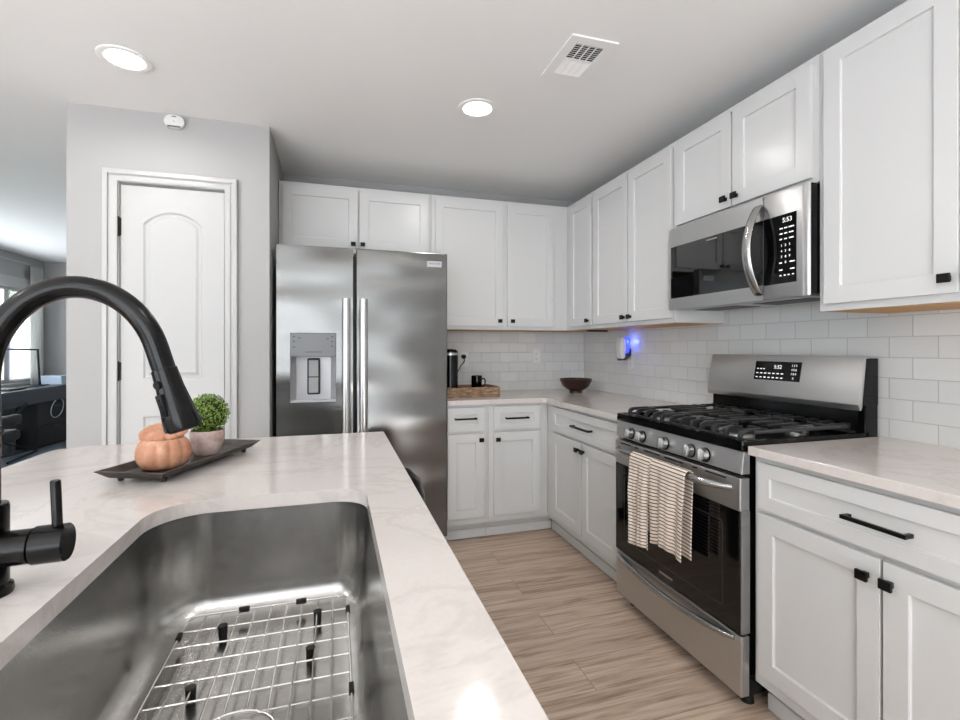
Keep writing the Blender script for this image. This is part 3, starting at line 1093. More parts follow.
for (a, b_) in ((0.05, 0.13), (0.165, 0.19), (0.23, 0.34), (0.37, 0.48), (0.535, 0.56), (0.60, 0.70)):
    vs.box(a, b_, -0.0128, -0.010, 0.7885, 0.7945)
obj('vent_slots', vs, M['slot'], dr_)
# control panel and knobs
cpl = MB().prism([(-0.006, 0.816), (0.03, 0.816), (0.03, 0.893), (0.004, 0.893)], 'x', 0.0, W, 0.002)
cpo = obj('control_panel', cpl, M['steel'], rg)
tilt = Vector((0, -0.991, 0.13))
for wy in (1.946, 1.862, 1.706, 1.554, 1.477):
    x = RG[1] - wy
    c = Vector((x, -0.0015, 0.847))
    kb = obj('knob', MB().cyl(c, c + tilt * 0.006, 0.0275, 0.0265, 24), M['black_gloss'], cpo, 40, label='black knob collar with steel grip')
    gm = MB().cyl(c + tilt * 0.006, c + tilt * 0.026, 0.0245, 0.0225, 24)
    gq = tilt.to_track_quat('Z', 'Y').to_matrix().to_4x4()
    bar = MB().box(-0.0055, 0.0055, -0.0225, 0.0225, -0.002, 0.012, 0.002).rot(Matrix.Translation(c + tilt * 0.027) @ gq)
    obj('grip', gm, M['chrome'], kb, 40)
    obj('grip_bar', bar, M['chrome'], kb, 40)
# cooktop
ct = MB().box(0.0, W, -0.004, 0.60, 0.893, 0.914, 0.005, 3)
ct.plate(rrect(0.0, W, -0.004, 0.60, 0.01, 4), [rrect(0.016, W - 0.016, 0.016, 0.59, 0.012, 4)], 'z', 0.914, 0.929)
cto = obj('cooktop', ct, M['black_gloss'], rg, label='black enamel cooktop')
burners = [(0.16, 0.14, 0.045), (0.16, 0.43, 0.034), (0.378, 0.29, 0.042), (0.595, 0.14, 0.05), (0.595, 0.43, 0.034)]
for (x, y, r_) in burners:
    bo = obj('burner', MB().lathe([(0, 0.9145), (r_ + 0.012, 0.9145), (r_ + 0.010, 0.925), (r_, 0.929), (0, 0.929)], x, y, 28), M['chrome'], cto, 40, label='pale aluminium burner')
    obj('burner_cap', MB().lathe([(0, 0.9292), (r_, 0.9292), (r_, 0.935), (r_ - 0.004, 0.938), (0, 0.938)], x, y, 28), M['iron'], bo, 40, label='black burner cap')
zt = 0.961
for gi in range(3):
    gx0, gx1 = 0.022 + gi * 0.2385, 0.022 + gi * 0.2385 + 0.234
    gmid = (gx0 + gx1) / 2
    gm = MB()
    gy0, gy1 = 0.030, 0.575
    # rails front, rear, middle, sides
    for yy in (gy0 + 0.010, gy1 - 0.010):
        gm.box(gx0, gx1, yy - 0.006, yy + 0.006, 0.922, 0.931, 0.002)
    gm.box(gx0, gx1, (gy0 + gy1) / 2 - 0.006, (gy0 + gy1) / 2 + 0.006, zt - 0.026, zt - 0.012, 0.002)
    for xx in (gx0 + 0.006, gx1 - 0.006):
        gm.box(xx - 0.005, xx + 0.005, gy0 + 0.05, gy1 - 0.05, zt - 0.018, zt - 0.004, 0.002)
        for yy in (gy0 + 0.010, gy1 - 0.010):
            gm.box(xx - 0.008, xx + 0.008, yy - 0.008, yy + 0.008, 0.9145, 0.926, 0.002)
    # fingers: each curls up from the front / rear rail
    for k in range(4):
        xx = gx0 + 0.024 + k * (gx1 - gx0 - 0.048) / 3
        stop = 0.115 if k in (0, 3) else 0.080
        for (ys, sg) in ((gy0, 1), (gy1, -1)):
            prof_ = [(ys + sg * 0.006, 0.923), (ys + sg * 0.003, 0.936), (ys + sg * 0.006, zt - 0.010), (ys + sg * 0.016, zt - 0.002), (ys + sg * 0.030, zt), (ys + sg * stop, zt), (ys + sg * stop, zt - 0.011),
                     (ys + sg * 0.034, zt - 0.012), (ys + sg * 0.022, zt - 0.018), (ys + sg * 0.017, 0.936), (ys + sg * 0.018, 0.923)]
            gm.prism(prof_, 'x', xx - 0.0055, xx + 0.0055, 0.0018)
        ym = (gy0 + gy1) / 2
        gm.box(xx - 0.0055, xx + 0.0055, ym - 0.075, ym + 0.075, zt - 0.011, zt, 0.0018)
    for yy in (0.14, 0.43):
        gm.box(gx0 + 0.005, gmid - 0.03, yy - 0.005, yy + 0.005, zt - 0.012, zt, 0.0015)
        gm.box(gmid + 0.03, gx1 - 0.005, yy - 0.005, yy + 0.005, zt - 0.012, zt, 0.0015)
    obj('grate', gm, M['iron'], cto, 40, label='black cast iron grate')
# backguard
bgp = MB()
bgp.box(0.0, W, 0.575, 0.640, 0.893, 1.036, 0.004)
bgp.prism([(0.560, 0.915), (0.575, 0.915), (0.575, 1.03), (0.566, 1.03)], 'x', 0.02, W - 0.02)
bgo = obj('backguard', bgp, M['black_gloss'], rg, label='black backguard riser')
obj('backguard_side', MB().prism([(0.556, 1.03), (0.577, 1.208), (0.640, 1.208), (0.640, 1.03)], 'x', -0.001, W + 0.001, 0.003), M['black_gloss'], bgo)
face = MB().prism([(0.545, 1.012), (0.553, 1.012), (0.560, 1.030), (0.582, 1.206), (0.60, 1.211), (0.60, 1.2145), (0.572, 1.2145), (0.538, 1.034)], 'x', 0.0, W, 0.0015)
fco = obj('control_fascia', face, M['steel'], bgo, 30)
sl = math.atan2(0.034, 0.1805)
fd = Vector((0, -math.cos(sl), math.sin(sl)))
fu = Vector((0, math.sin(sl), math.cos(sl)))
org = Vector((0.397, 0.538, 1.034)) + fu * 0.112
FM = Matrix(((1, fu.x, -fd.x * -1, org.x), (0, fu.y, fd.y, org.y), (0, fu.z, fd.z, org.z), (0, 0, 0, 1)))


def on_face(mb):
    return mb.rot(FM)


dp = obj('display', on_face(MB().box(-0.116, 0.116, -0.043, 0.043, -0.001, 0.0016, 0.001)), M['black_glass'], fco, label='black touch display')
rx = (R(90) - sl, 0, 0)


def face_text(s, size, u, v, material, parent, name):
    p = FM @ Vector((u, v, 0.0018))
    return text_part(name, s, size, material, parent, p, rx)


face_text('5:52', 0.023, 0.004, 0.018, M['legend'], dp, 'clock_digits')
lg = MB()
for k in range(7):
    lg.box(-0.106 + k * 0.0215, -0.094 + k * 0.0215, -0.014, -0.0095, 0.0016, 0.0021)
    lg.box(-0.106 + k * 0.0215, -0.095 + k * 0.0215, -0.033, -0.0285, 0.0016, 0.0021)
for k in range(3):
    lg.box(-0.104 + k * 0.016, -0.094 + k * 0.016, 0.006, 0.010, 0.0016, 0.0021)
obj('legends', on_face(lg), M['legend'], dp, label='pale key legends')
for r_, row in enumerate(('1 2 3', '4 5 6', '7 8 9', '0')):
    face_text(row, 0.0125, 0.084, 0.026 - r_ * 0.0185, M['legend'], dp, 'keypad_digits')

# ------------------------------------------------------------------ microwave
MW = (1.622, 2.0635, 1.437)
mw = thing('microwave', 'over-the-range stainless steel microwave above the gas range', 'microwave', MW, -90)
MWW, MH, MD = 0.757, 0.407, XW - 1.622 - 0.010
obj('body', MB().box(0.004, MWW - 0.002, 0.0125, MD, 0.006, MH, 0.003), M['black_gloss'], mw, label='black casing')
ub = MB().box(0.03, MWW - 0.03, 0.035, MD - 0.02, 0.001, 0.0055)
obj('underside_plate', ub, M['steel'], mw)
for x in (0.2, 0.55):
    obj('vent_filter', MB().box(x - 0.13, x + 0.13, 0.10, 0.24, -0.001, 0.001), M['grey_side'], mw)
sx_ = 0.567
mdo = obj('door', MB().plate(rrect(0.0, sx_ - 0.0015, 0.0, MH, 0.003, 2), [rect(0.020, sx_ - 0.02, 0.058, 0.315)], 'y', 0.0, 0.012), M['steel'], mw)
obj('window', MB().box(0.020, sx_ - 0.002, -0.0008, 0.012, 0.058, 0.315), mat('mirror_glass', (7, 7, 8), 0.03, spec=1.0), mdo, label='black glass window')
mpo = obj('control_panel', MB().prism([(sx_ + 0.0015, 0.0), (0.732, 0.0), (0.738, 0.002), (0.750, 0.002), (MWW, 0.007), (MWW, 0.012), (sx_ + 0.0015, 0.012)], 'z', 0.0, MH, 0.001), M['steel'], mw, 30)
tgo = obj('touch_panel', MB().box(sx_ + 0.0017, 0.709, -0.0012, 0.01, 0.055, 0.315), M['black_glass'], mpo, label='black touch panel')
hm = MB()
hpts = []
for k in range(29):
    u = k / 28
    e = math.sin(PI * u)
    hpts.append((0.552 - 0.004 * e, -0.006 - 0.062 * e ** 0.75, 0.018 + 0.358 * u))
rs = []
for (x, y, z) in hpts:
    rs.append([hm.bm.verts.new(p) for p in ((x - 0.020, y, z), (x - 0.014, y - 0.007, z), (x + 0.014, y - 0.007, z), (x + 0.020, y, z), (x + 0.016, y + 0.008, z), (x - 0.016, y + 0.008, z))])
for r0, r1 in zip(rs[:-1], rs[1:]):
    for j in range(6):
        hm.bm.faces.new((r0[j], r0[(j + 1) % 6], r1[(j + 1) % 6], r1[j]))
hm.bm.faces.new(rs[0])
hm.bm.faces.new(rs[-1])
obj('handle', hm, M['handle_steel'], mdo, 50)
obj('maker_mark', MB().box(0.262, 0.325, -0.0014, -0.0006, 0.298, 0.304), M['grey_print'], mdo)
text_part('clock_digits', '5:53', 0.024, M['legend'], tgo, (0.672, -0.0016, 0.292), (R(90), 0, 0))
for r_, row in enumerate(('1 2 3', '4 5 6', '7 8 9', '0')):
    text_part('keypad_digits', '   '.join(row.split(' ')), 0.0125, M['legend'], tgo, (0.665, -0.0016, 0.198 - r_ * 0.0215), (R(90), 0, 0))
lg = MB()
for (z, xs_) in ((0.263, ((0.640, 0.654), (0.660, 0.672), (0.678, 0.700))), (0.243, ((0.640, 0.652), (0.660, 0.672), (0.680, 0.698))), (0.222, ((0.640, 0.650), (0.660, 0.670), (0.680, 0.698))),
                 (0.133, ((0.638, 0.650), (0.682, 0.702))), (0.106, ((0.638, 0.652), (0.684, 0.702))), (0.085, ((0.640, 0.648), (0.658, 0.666), (0.674, 0.682), (0.692, 0.700)))):
    for (a, b_) in xs_:
        lg.box(a, b_, -0.0017, -0.0012, z - 0.0022, z + 0.0022)
obj('legends', lg, M['legend'], tgo, label='pale key legends')

# ------------------------------------------------------------------ towels over the oven handle
def towel(label, wy0, wy1, zfront, zback, phase, seed):
    """wy0 > wy1: world y of left and right edge as seen; hangs over the bar at world x ~ 1.272, z ~ 0.772."""
    rnd = random.Random(seed)
    bx, bz, br_ = 1.2585, 0.770, 0.0205
    n = 40
    path = []
    L1 = bz - zfront
    for k in range(26):
        path.append(('f', k / 25))
    prof_ = []
    for k in range(30):
        z = zfront + (bz - zfront) * k / 29
        prof_.append((bx - br_, z, 'f', (bz - z)))
    for k in range(1, 9):
        a = PI - PI * k / 9
        prof_.append((bx + br_ * math.cos(a), bz + br_ * math.sin(a), 't', 0))
    for k in range(24):
        z = bz - (bz - zback) * k / 23
        prof_.append((bx + br_ - 0.004, z, 'b', (bz - z)))
    mb = MB()
    bm = mb.bm
    uvl = bm.loops.layers.uv.new('UVMap')
    grid = []
    arc = 0
    prev = None
    arcs = []
    for (x, z, s_, h) in prof_:
        if prev:
            arc += math.hypot(x - prev[0], z - prev[1])
        prev = (x, z)
        arcs.append(arc)
    for i, (x, z, s_, h) in enumerate(prof_):
        row = []
        for j in range(n + 1):
            u = j / n
            amp = 0.010 * min(1, h / 0.14)
            w = math.sin(u * 2 * PI * 1.7 + phase + h * 1.3) + 0.45 * math.sin(u * 2 * PI * 3.9 + phase * 2.1)
            yy = wy0 + (wy1 - wy0) * (u * (1 + 0.0 * h) - 0.03 * math.sin(PI * u) * (h / 0.3))
            gather = 1 - (0.20 if seed == 1 else 0.10) * min(1, h / 0.25)
            yc = (wy0 + wy1) / 2
            yy = yc + (yy - yc) * (gather + 0.06)
            xx = x
            if s_ == 'f':
                xx = x - amp * (0.9 + w) * 0.75
            elif s_ == 'b':
                xx = x + 0.003 * math.sin(u * 7 + phase)
            zz = z
            if s_ == 'f':
                zz = z - (1 - (z - zfront) / L1) * 0.007 * math.sin(u * PI * 1.6 + phase) if h > 0 else z
            row.append(bm.verts.new((xx, yy, zz)))
        grid.append(row)
    for i in range(len(grid) - 1):
        for j in range(n):
            f = bm.faces.new((grid[i][j], grid[i][j + 1], grid[i + 1][j + 1], grid[i + 1][j]))
            for lp, (ii, jj) in zip(f.loops, ((i, j), (i, j + 1), (i + 1, j + 1), (i + 1, j))):
                lp[uvl].uv = (jj / n, arcs[ii])
    o = obj('dish_towel', mb, M['towel'], None, 80)
    s = o.modifiers.new('thick', 'SOLIDIFY')
    s.thickness, s.offset = 0.003, 0
    c = Vector((bx, (wy0 + wy1) / 2, bz))
    o.data.transform(Matrix.Translation(-c))
    return single(o, label, 'towel', c, 'striped towels on the oven handle')


towel('narrow cream and brown striped towel, left one on the oven handle', 1.826, 1.694, 0.405, 0.47, 0.6, 1)
towel('wider cream and brown striped towel, right one on the oven handle', 1.684, 1.490, 0.455, 0.45, 2.4, 2)

# ------------------------------------------------------------------ things on the corner counter
ZT = 0.914
bw = MB().lathe([(r_ * 0.93, z_) for r_, z_ in [(0, 0), (0.052, 0), (0.052, 0.012), (0.046, 0.015), (0.075, 0.026), (0.105, 0.050), (0.124, 0.085), (0.129, 0.103), (0.125, 0.104), (0.118, 0.088), (0.098, 0.056), (0.07, 0.034), (0, 0.026)]], 0, 0, 48)
single(obj('bowl', bw, M['bowl'], None, 40), 'dark brown wooden bowl in the countertop corner', 'bowl', (1.725, 3.24, ZT))

wt = thing('wooden_tray', 'rustic wooden tray under the coffee maker and mug', 'tray', (0.876, 3.235, ZT))
wtb = MB().box(-0.185, 0.185, -0.12, 0.12, 0.002, 0.014)
obj('tray_base', wtb, M['rustic'], wt)
for (a, b_, c, d_) in ((-0.185, 0.185, -0.135, -0.12), (-0.185, 0.185, 0.12, 0.135), (-0.20, -0.185, -0.135, 0.135), (0.185, 0.20, -0.135, 0.135)):
    obj('tray_side', MB().box(a, b_, c, d_, 0, 0.068, 0.003), M['rustic'], wt)

cm = thing('coffee_maker', 'black coffee maker with silver band beside the refrigerator', 'coffee maker', (0.757, 3.235, ZT + 0.0145))
obj('body', MB().lathe([(0, 0), (0.052, 0), (0.056, 0.006), (0.054, 0.02), (0.055, 0.268), (0, 0.268)], 0, 0, 40), M['black_gloss'], cm, 40)
obj('band', MB().lathe([(0.0555, 0.268), (0.058, 0.270), (0.058, 0.285), (0.0555, 0.287), (0, 0.287)], 0, 0, 40), M['chrome'], cm, 40, label='silver band')
obj('lid', MB().lathe([(0, 0.287), (0.055, 0.287), (0.052, 0.298), (0.04, 0.308), (0.0, 0.312)], 0, 0, 40), M['black_gloss'], cm, 40)
obj('water_tank', MB().box(-0.045, 0.045, 0.02, 0.095, 0.0, 0.25, 0.01), M['black_gloss'], cm, 40)
obj('power_cord', MB().tube([(0.04, 0.06, 0.10), (0.07, 0.10, 0.13), (0.12, 0.17, 0.19), (0.180, 0.30, 0.213), (0.184, 0.312, 0.233), (0.180, 0.318, 0.25)], 0.004, 8).cyl((0.1795, 0.298, 0.252), (0.1795, 0.328, 0.252), 0.016, 0.017, 16), M['black'], cm, 50)

mg_ = thing('mug', 'small black mug standing on the rustic wooden tray', 'mug', (0.945, 3.225, ZT + 0.0145))
obj('cup', MB().lathe([(0, 0), (0.034, 0), (0.037, 0.004), (0.038, 0.125), (0.035, 0.126), (0.034, 0.01), (0, 0.008)], 0, 0, 32), M['black_gloss'], mg_, 40)
obj('handle', MB().tube([(0.036, 0, 0.10), (0.055, 0, 0.105), (0.063, 0, 0.09), (0.060, 0, 0.06), (0.036, 0, 0.045)], 0.005, 10), M['black_gloss'], mg_, 60)


def outlet(label, loc, rz, group='white outlets on the tiled backsplash'):
    t_ = thing('outlet', label, 'outlet', loc, rz, group)
    obj('cover_plate', MB().box(-0.036, 0.036, -0.006, -0.0005, -0.059, 0.059, 0.002), M['white_plastic'], t_)
    for s_ in (-1, 1):
        f = obj('receptacle', MB().prism(rrect(-0.017, 0.017, s_ * 0.02 - 0.014, s_ * 0.02 + 0.014, 0.006, 4), 'y', -0.0085, -0.005, 0.001), M['white_plastic'], t_)
        sl_ = MB()
        for x in (-0.006, 0.006):
            sl_.box(x - 0.0012, x + 0.0012, -0.0089, -0.008, s_ * 0.02 - 0.001, s_ * 0.02 + 0.007)
        sl_.cyl((0, -0.0089, s_ * 0.02 - 0.007), (0, -0.008, s_ * 0.02 - 0.007), 0.0022, n=10)
        obj('slots', sl_, M['slot'], f)
    return t_


outlet('white wall outlet behind the black mug, with the coffee maker plugged in', (0.943, YB - 0.0085, 1.16), 0)
outlet('white wall outlet on the back tiles, left of the corner', (1.548, YB - 0.0085, 1.18), 0)
outlet('white wall outlet under the plug-in air freshener', (XW - 0.0085, 2.905, 1.155), -90)
af = thing('air_freshener', 'white plug-in air freshener glowing blue on the right wall', 'air freshener', (XW - 0.0185, 2.91, 1.245), -90)
obj('shell', MB().prism([(-0.085, -0.070), (-0.072, -0.075), (-0.052, -0.065), (-0.046, 0.0), (-0.052, 0.06), (-0.065, 0.08), (-0.085, 0.075), (-0.095, 0.0)], 'x', -0.030, 0.030, 0.008), M['white_plastic'], af, 40)
obj('clip', MB().prism([(-0.088, -0.085), (-0.04, -0.08), (-0.002, -0.05), (-0.002, 0.0), (-0.05, -0.062), (-0.088, -0.076)], 'x', -0.022, 0.022, 0.002), M['grey_side'], af, 40, label='grey lower clip')
obj('night_light', MB().box(-0.018, 0.020, -0.045, -0.012, -0.035, 0.075, 0.008), M['blue_glow'], af, label='blue night light')
bl = bpy.data.lights.new('blue_glow', 'POINT')
bl.energy, bl.color, bl.shadow_soft_size = 0.22, (0.12, 0.18, 1.0), 0.01
blo = bpy.data.objects.new('blue_glow', bl)
COL.objects.link(blo)
blo.parent = af
blo.location = (0.03, -0.022, 0.045)

single(obj('under_cabinet_light', MB().box(-0.075, 0.075, -0.02, 0.02, -0.012, 0, 0.003), M['dark_plastic']), 'slim dark strip light under the narrow corner wall cabinet', 'light', (1.80, 3.06, UB - 0.0025))

# ------------------------------------------------------------------ ceiling fittings and sensor
def can(label, x, y):
    t_ = thing('recessed_light', label, 'ceiling light', (x, y, ZC), 0, 'recessed ceiling lights')
    obj('trim_ring', MB().lathe([(0.098, 0.0), (0.098, -0.004), (0.092, -0.007), (0.072, -0.004), (0.070, -0.0015), (0.098, -0.0005)], 0, 0, 48), M['fixture'], t_, 40)
    obj('lens', MB().lathe([(0.0, -0.0135), (0.035, -0.0125), (0.058, -0.009), (0.071, -0.0025), (0.071, -0.0005), (0.0, -0.0005)], 0, 0, 40), M['lens'], t_, 40, label='glowing lens')
    d_ = bpy.data.lights.new('can_light', 'AREA')
    d_.shape, d_.size, d_.energy, d_.color, d_.spread = 'DISK', 0.13, CAN_POWER, (1.0, 0.98, 0.955), R(165)
    o = bpy.data.objects.new('can_light', d_)
    COL.objects.link(o)
    o.parent = t_
    o.location = (0, 0, -0.016)
    return t_


can('round recessed ceiling light above the pantry door, left one in view', -0.845, 2.353)
can('round recessed ceiling light in front of the refrigerator, right one in view', 0.685, 2.325)
can('added unseen recessed ceiling light over the aisle beside the range', 0.78, 0.10)  # this and the next: unseen lamps added to brighten counter and floor
can('added unseen recessed ceiling light over the island seating side', -1.9, 0.55)
can('added unseen recessed ceiling light behind the camera, aisle side', 0.685, -1.4)  # this and the next: unseen lamps added behind the camera as fill
can('added unseen recessed ceiling light behind the camera, seating side', -0.845, -1.4)

vt = thing('ceiling_vent', 'white rectangular ceiling air vent with louvres', 'vent', (0.973, 1.81, ZC))
obj('frame', MB().plate(rect(-0.102, 0.102, -0.147, 0.147), [rect(-0.062, 0.062, -0.105, -0.004), rect(-0.062, 0.062, 0.004, 0.105)], 'z', -0.008, -0.0005), M['fixture'], vt)
obj('backing', MB().box(-0.07, 0.07, -0.11, 0.11, -0.0028, -0.0008), M['slot'], vt)
for (a, tl_) in ((-0.105, 38), (0.004, -38)):
    lv = MB()
    for k in range(8):
        y = a + 0.008 + k * 0.0125
        b_ = MB().box(-0.062, 0.062, -0.0048, 0.0048, -0.0006, 0.0006)
        b_.rot(Matrix.Translation((0, y, -0.0052)) @ Matrix.Rotation(R(tl_), 4, 'X'))
        tmp = bpy.data.meshes.new('tmp')
        b_.bm.to_mesh(tmp)
        b_.bm.free()
        lv.bm.from_mesh(tmp)
        bpy.data.meshes.remove(tmp)
    for x in (-0.03, 0.0, 0.03):
        lv.box(x - 0.0015, x + 0.0015, a, a + 0.101, -0.0075, -0.0035)
    obj('louvres', lv, M['fixture'], vt)

sn = thing('wall_sensor', 'small white rounded alarm sensor high above the pantry door', 'sensor', (-0.797, PY - 0.0005, 2.413))
obj('housing', MB().prism(rrect(-0.046, 0.046, -0.033, 0.033, 0.030, 8), 'y', -0.026, 0.0, 0.005), M['white_plastic'], sn, 40)
obj('grille', MB().box(-0.010, 0.010, -0.0268, -0.0255, 0.022, 0.026), M['slot'], sn)
obj('indicator', MB().cyl((0, -0.027, 0.0), (0, -0.0255, 0.0), 0.003, n=12), M['grey_print'], sn)
obj('lower_cover', MB().box(-0.030, 0.030, -0.0275, -0.0255, -0.031, -0.022, 0.0006), M['dispenser'], sn)

# ------------------------------------------------------------------ black bin in front of the refrigerator
bn = thing('trash_bin', 'black bin mostly hidden behind the island, by the refrigerator', 'bin', (0.258, 2.27, 0))
obj('bin_body', MB().lathe([(0, 0), (0.125, 0), (0.13, 0.01), (0.145, 0.50), (0, 0.50)], 0, 0, 40), M['dark_plastic'], bn, 40)
obj('bin_lid', MB().lathe([(0.150, 0.50), (0.152, 0.515), (0.148, 0.56), (0.125, 0.625), (0.08, 0.672), (0.03, 0.69), (0, 0.692)], 0, 0, 40), M['black_gloss'], bn, 40)

# ------------------------------------------------------------------ office beyond the pantry
wf = MB().plate(rect(WY0 - 0.11, WY1 + 0.11, WZ0 - 0.09, WZ1 + 0.13), [rect(WY0, WY1, WZ0, WZ1)], 'x', XL, XL + 0.022)
wf.plate(rect(WY0, WY1, WZ0, WZ1), [rect(WY0 + 0.05, 7.42, WZ0 + 0.05, WZ1 - 0.04), rect(7.52, WY1 - 0.03, WZ0 + 0.05, WZ1 - 0.04)], 'x', XL - 0.07, XL - 0.03)
win = struct(obj('window_1', wf, M['trim']))
obj('glass', MB().box(XL - 0.054, XL - 0.050, WY0 + 0.04, WY1 - 0.03, WZ0 + 0.04, WZ1 - 0.03), M['pane'], win)
obj('sill', MB().box(XL, XL + 0.03, WY0 - 0.13, WY1 + 0.10, WZ0 - 0.03, WZ0, 0.004), M['trim'], win)
win2 = struct(obj('window_2', MB().plate(rect(-2.9, 1.1, 0.2, 2.3), [rect(-2.8, -0.93, 0.3, 2.2), rect(-0.87, 1.0, 0.3, 2.2)], 'x', XL, XL + 0.02), M['trim']))
win3 = struct(obj('window_3', MB().plate(rect(-3.5, 0.8, 0.05, 2.35), [rect(-3.4, -1.40, 0.15, 2.25), rect(-1.30, 0.7, 0.15, 2.25)], 'y', YF, YF + 0.02), M['trim']))

cu = thing('curtain', 'sheer white curtain panel beside the office window', 'curtain', (XL + 0.058, 7.90, 0))
cb_ = MB()
N = 60
rows = []
for z in (0.03, 0.6, 1.2, 1.8, 2.33):
    row = []
    for j in range(N + 1):
        u = j / N
        yy = -0.12 + 0.27 * u
        xx = 0.022 * math.sin(u * 2 * PI * 4.5) * (0.7 + 0.3 * (2.33 - z) / 2.3)
        row.append(cb_.bm.verts.new((xx, yy, z)))
    rows.append(row)
for a, b_ in zip(rows[:-1], rows[1:]):
    for j in range(N):
        cb_.bm.faces.new((a[j], a[j + 1], b_[j + 1], b_[j]))
co = obj('fabric', cb_, M['sheer'], cu, 80)
s = co.modifiers.new('thick', 'SOLIDIFY')
s.thickness = 0.002
rod = thing('curtain_rod', 'thin white curtain rod above the office window', 'curtain rod', (XL, 6.2, 2.345))
obj('pole', MB().cyl((0.058, -1.6, 0), (0.058, 1.88, 0), 0.007, n=14), M['trim'], rod, 40)
for y in (-1.5, 1.70):
    obj('bracket', MB().box(0, 0.062, y - 0.006, y + 0.008, -0.012, 0.008), M['trim'], rod)

bld = thing('window_blind', 'white slatted blind covering the right sash of the office window', 'blind', (XL - 0.02, 7.73, 0))
bs_ = MB()
for k in range(44):
    z = WZ0 + 0.03 + k * 0.0265
    bs_.box(-0.002, 0.010, -0.205, 0.205, z, z + 0.021)
obj('slats', bs_, M['sheer'], bld)
obj('headrail', MB().box(-0.010, 0.015, -0.21, 0.21, WZ1 - 0.045, WZ1 - 0.002, 0.003), M['trim'], bld)

DKZ = 0.755
dk = thing('desk', 'navy blue writing desk under the office window', 'desk', (-3.625, 6.75, 0))
obj('desktop', MB().box(-0.175, 0.175, -1.4, 1.4, 0.735, DKZ, 0.003), M['navy'], dk)
obj('apron', MB().box(0.14, 0.165, -1.37, 1.37, 0.575, 0.735), M['navy'], dk)
for y in (-1.36, 1.36):
    for x in (-0.15, 0.15):
        obj('leg', MB().box(x - 0.02, x + 0.02, y - 0.02, y + 0.02, 0.004, 0.735), M['navy'], dk)
for (a, b_) in (((0.19, -0.55, 0.30), (0.19, 0.10, 0.60)), ((0.19, -0.55, 0.30), (0.19, 0.30, 0.02)), ((0.19, -1.0, 0.09), (0.19, 1.2, 0.02)), ((0.19, 0.30, 0.02), (0.30, -0.45, 0.03))):
    obj('brace', MB().tube([a, b_], 0.012, 8), M['black'], dk, 50)

dl = thing('desk_lamp', 'thin black L-shaped desk lamp on the navy desk', 'lamp', (-3.70, 7.55, DKZ))
obj('base', MB().box(-0.06, 0.06, -0.26, 0.2, 0, 0.012, 0.004), M['black'], dl)
obj('post', MB().tube([(0, 0.11, 0.01), (0, 0.06, 0.47)], 0.012, 10), M['black'], dl, 50)
obj('arm', MB().tube([(0, 0.075, 0.47), (0, -0.55, 0.478)], 0.010, 10), M['black'], dl, 50)
lp = thing('laptop', 'dark closed laptop on the navy desk by the window', 'laptop', (-3.66, 6.92, DKZ))
obj('base', MB().box(-0.11, 0.11, -0.16, 0.16, 0, 0.012, 0.003), M['dark_plastic'], lp)
obj('lid', MB().box(-0.11, 0.11, -0.16, 0.16, 0.0125, 0.022, 0.003), M['grey_side'], lp)

dwr = thing('drawer_unit', 'black two-drawer file cabinet standing under the far end of the navy desk', 'cabinet', (-3.51, 7.60, 0.004))
obj('body', MB().box(-0.20, 0.0, -0.42, 0.42, 0.0, 0.56, 0.004), M['dark_plastic'], dwr)
for z in (0.02, 0.29):
    f = obj('drawer', MB().box(0.0, 0.016, -0.41, 0.41, z, z + 0.25, 0.003), M['dark_plastic'], dwr)
    obj('pull', MB().box(0.016, 0.03, -0.06, 0.06, z + 0.2, z + 0.212), M['grey_side'], f)
pt = thing('storage_box', 'pale blue storage box standing on the far end of the navy desk', 'box', (-3.66, 7.98, DKZ))
obj('box_body', MB().prism([(-0.15, 0.0), (0.15, 0.0), (0.17, 0.10), (-0.17, 0.10)], 'x', -0.12, 0.12, 0.006), M['pale_blue'], pt)
obj('box_lid', MB().box(-0.125, 0.125, -0.175, 0.175, 0.1005, 0.118, 0.004), M['pale_blue'], pt)
cbl = obj('cable', MB().tube([(0.06 * math.cos(2 * PI * k / 24) * 0.3, 0.14 * math.sin(2 * PI * k / 24), 0.12 * math.cos(2 * PI * k / 24) + 0.02) for k in range(2, 23)], 0.005, 8), M['wire_white'], None, 60)
single(cbl, 'looped pale cable hanging below the navy desk', 'cable', (-3.415, 7.45, 0.46))

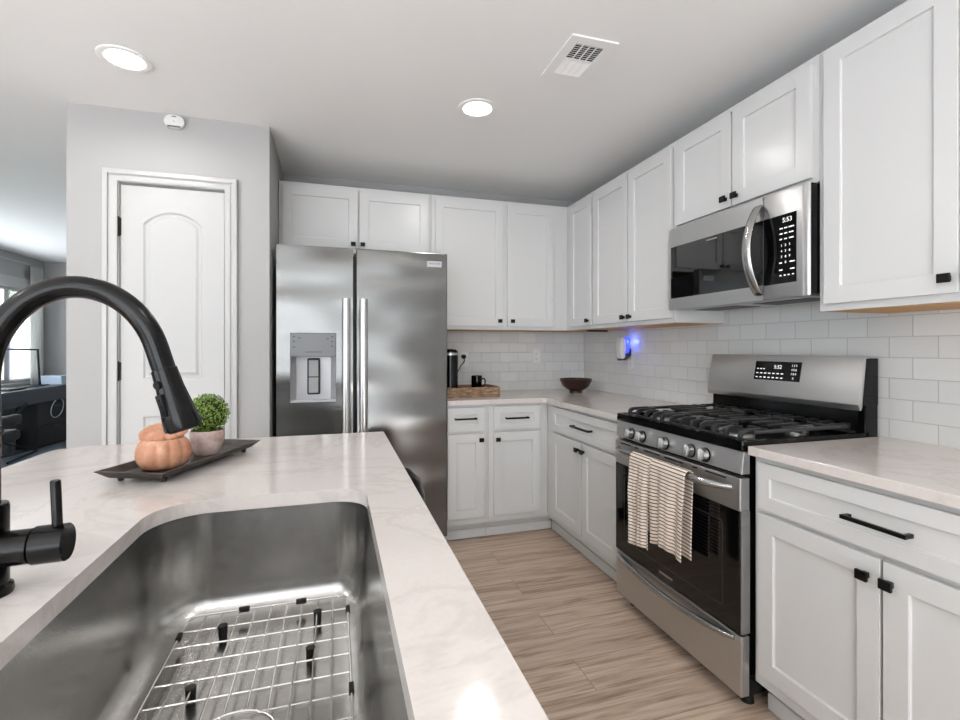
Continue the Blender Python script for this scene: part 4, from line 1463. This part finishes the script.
oc = thing('office_chair', 'black office chair pulled up to the navy desk', 'chair', (-3.02, 5.25, 0.004), 0)
obj('seat', MB().box(-0.24, 0.24, -0.26, 0.22, 0.40, 0.50, 0.03, 3), M['dark_plastic'], oc, 40)
obj('backrest', MB().box(0.20, 0.26, -0.24, 0.2, 0.55, 0.64, 0.02, 3), M['dark_plastic'], oc, 40)
obj('back_bar', MB().box(0.2, 0.225, -0.04, 0.0, 0.42, 0.6), M['dark_plastic'], oc)
obj('column', MB().cyl((0, 0, 0.10), (0, 0, 0.41), 0.025), M['black'], oc, 40)
for k in range(5):
    a = R(20 + 72 * k)
    e = Vector((0.30 * math.cos(a), 0.30 * math.sin(a), 0.07))
    l_ = obj('leg', MB().tube([(0, 0, 0.12), e], [0.022, 0.014], 10), M['black'], oc, 50)
    obj('caster', MB().cyl((e.x - 0.02, e.y, 0.03), (e.x + 0.02, e.y, 0.03), 0.03, n=16), M['black'], l_, 40)
wbk = thing('waste_basket', 'pale grey waste basket under the navy desk', 'basket', (-3.68, 6.85, 0.004))
obj('bucket', MB().lathe([(0, 0), (0.10, 0), (0.135, 0.26), (0.128, 0.262), (0.095, 0.012), (0, 0.01)], 0, 0, 28), M['dispenser'], wbk, 40)

# outside the office window
hg = MB()
rnd = random.Random(3)
for k in range(60):
    bmesh.ops.create_icosphere(hg.bm, subdivisions=2, radius=rnd.uniform(0.22, 0.4), matrix=Matrix.Translation((rnd.uniform(-0.35, 0.35), rnd.uniform(-2.4, 2.4), rnd.uniform(0.1, 0.85))))
single(obj('hedge', hg, M['hedge'], None, 80), 'green hedge outside the office window', 'hedge', (-6.6, 9.2, 0))
tr = thing('tree', 'leafy green tree outside the office window', 'tree', (-8.5, 12.2, 0))
tg = MB()
for k in range(70):
    bmesh.ops.create_icosphere(tg.bm, subdivisions=2, radius=rnd.uniform(0.25, 0.55), matrix=Matrix.Translation((rnd.uniform(-1.2, 1.2), rnd.uniform(-1.8, 1.8), rnd.uniform(2.2, 4.4))))
obj('crown', tg, M['hedge'], tr, 80)
obj('trunk', MB().cyl((0, 0, 0), (0, 0, 2.6), 0.14, 0.1), M['rustic'], tr, 40)
hs = thing('house', 'blue-sided neighbouring house beyond the hedge', 'house', (-13.0, 16.0, 0))
obj('siding_wall', MB().box(-2, 2, -5, 5, 0, 1.75), M['siding'], hs)
obj('roof', MB().prism([(-2.3, 1.75), (2.3, 1.75), (0, 2.6)], 'y', -5.2, 5.2), M['grey_side'], hs)
struct(obj('ground', MB().box(-30, XL - 0.1, -20, 40, -0.15, -0.05), mat('pale_concrete', (176, 178, 182), 0.9)))
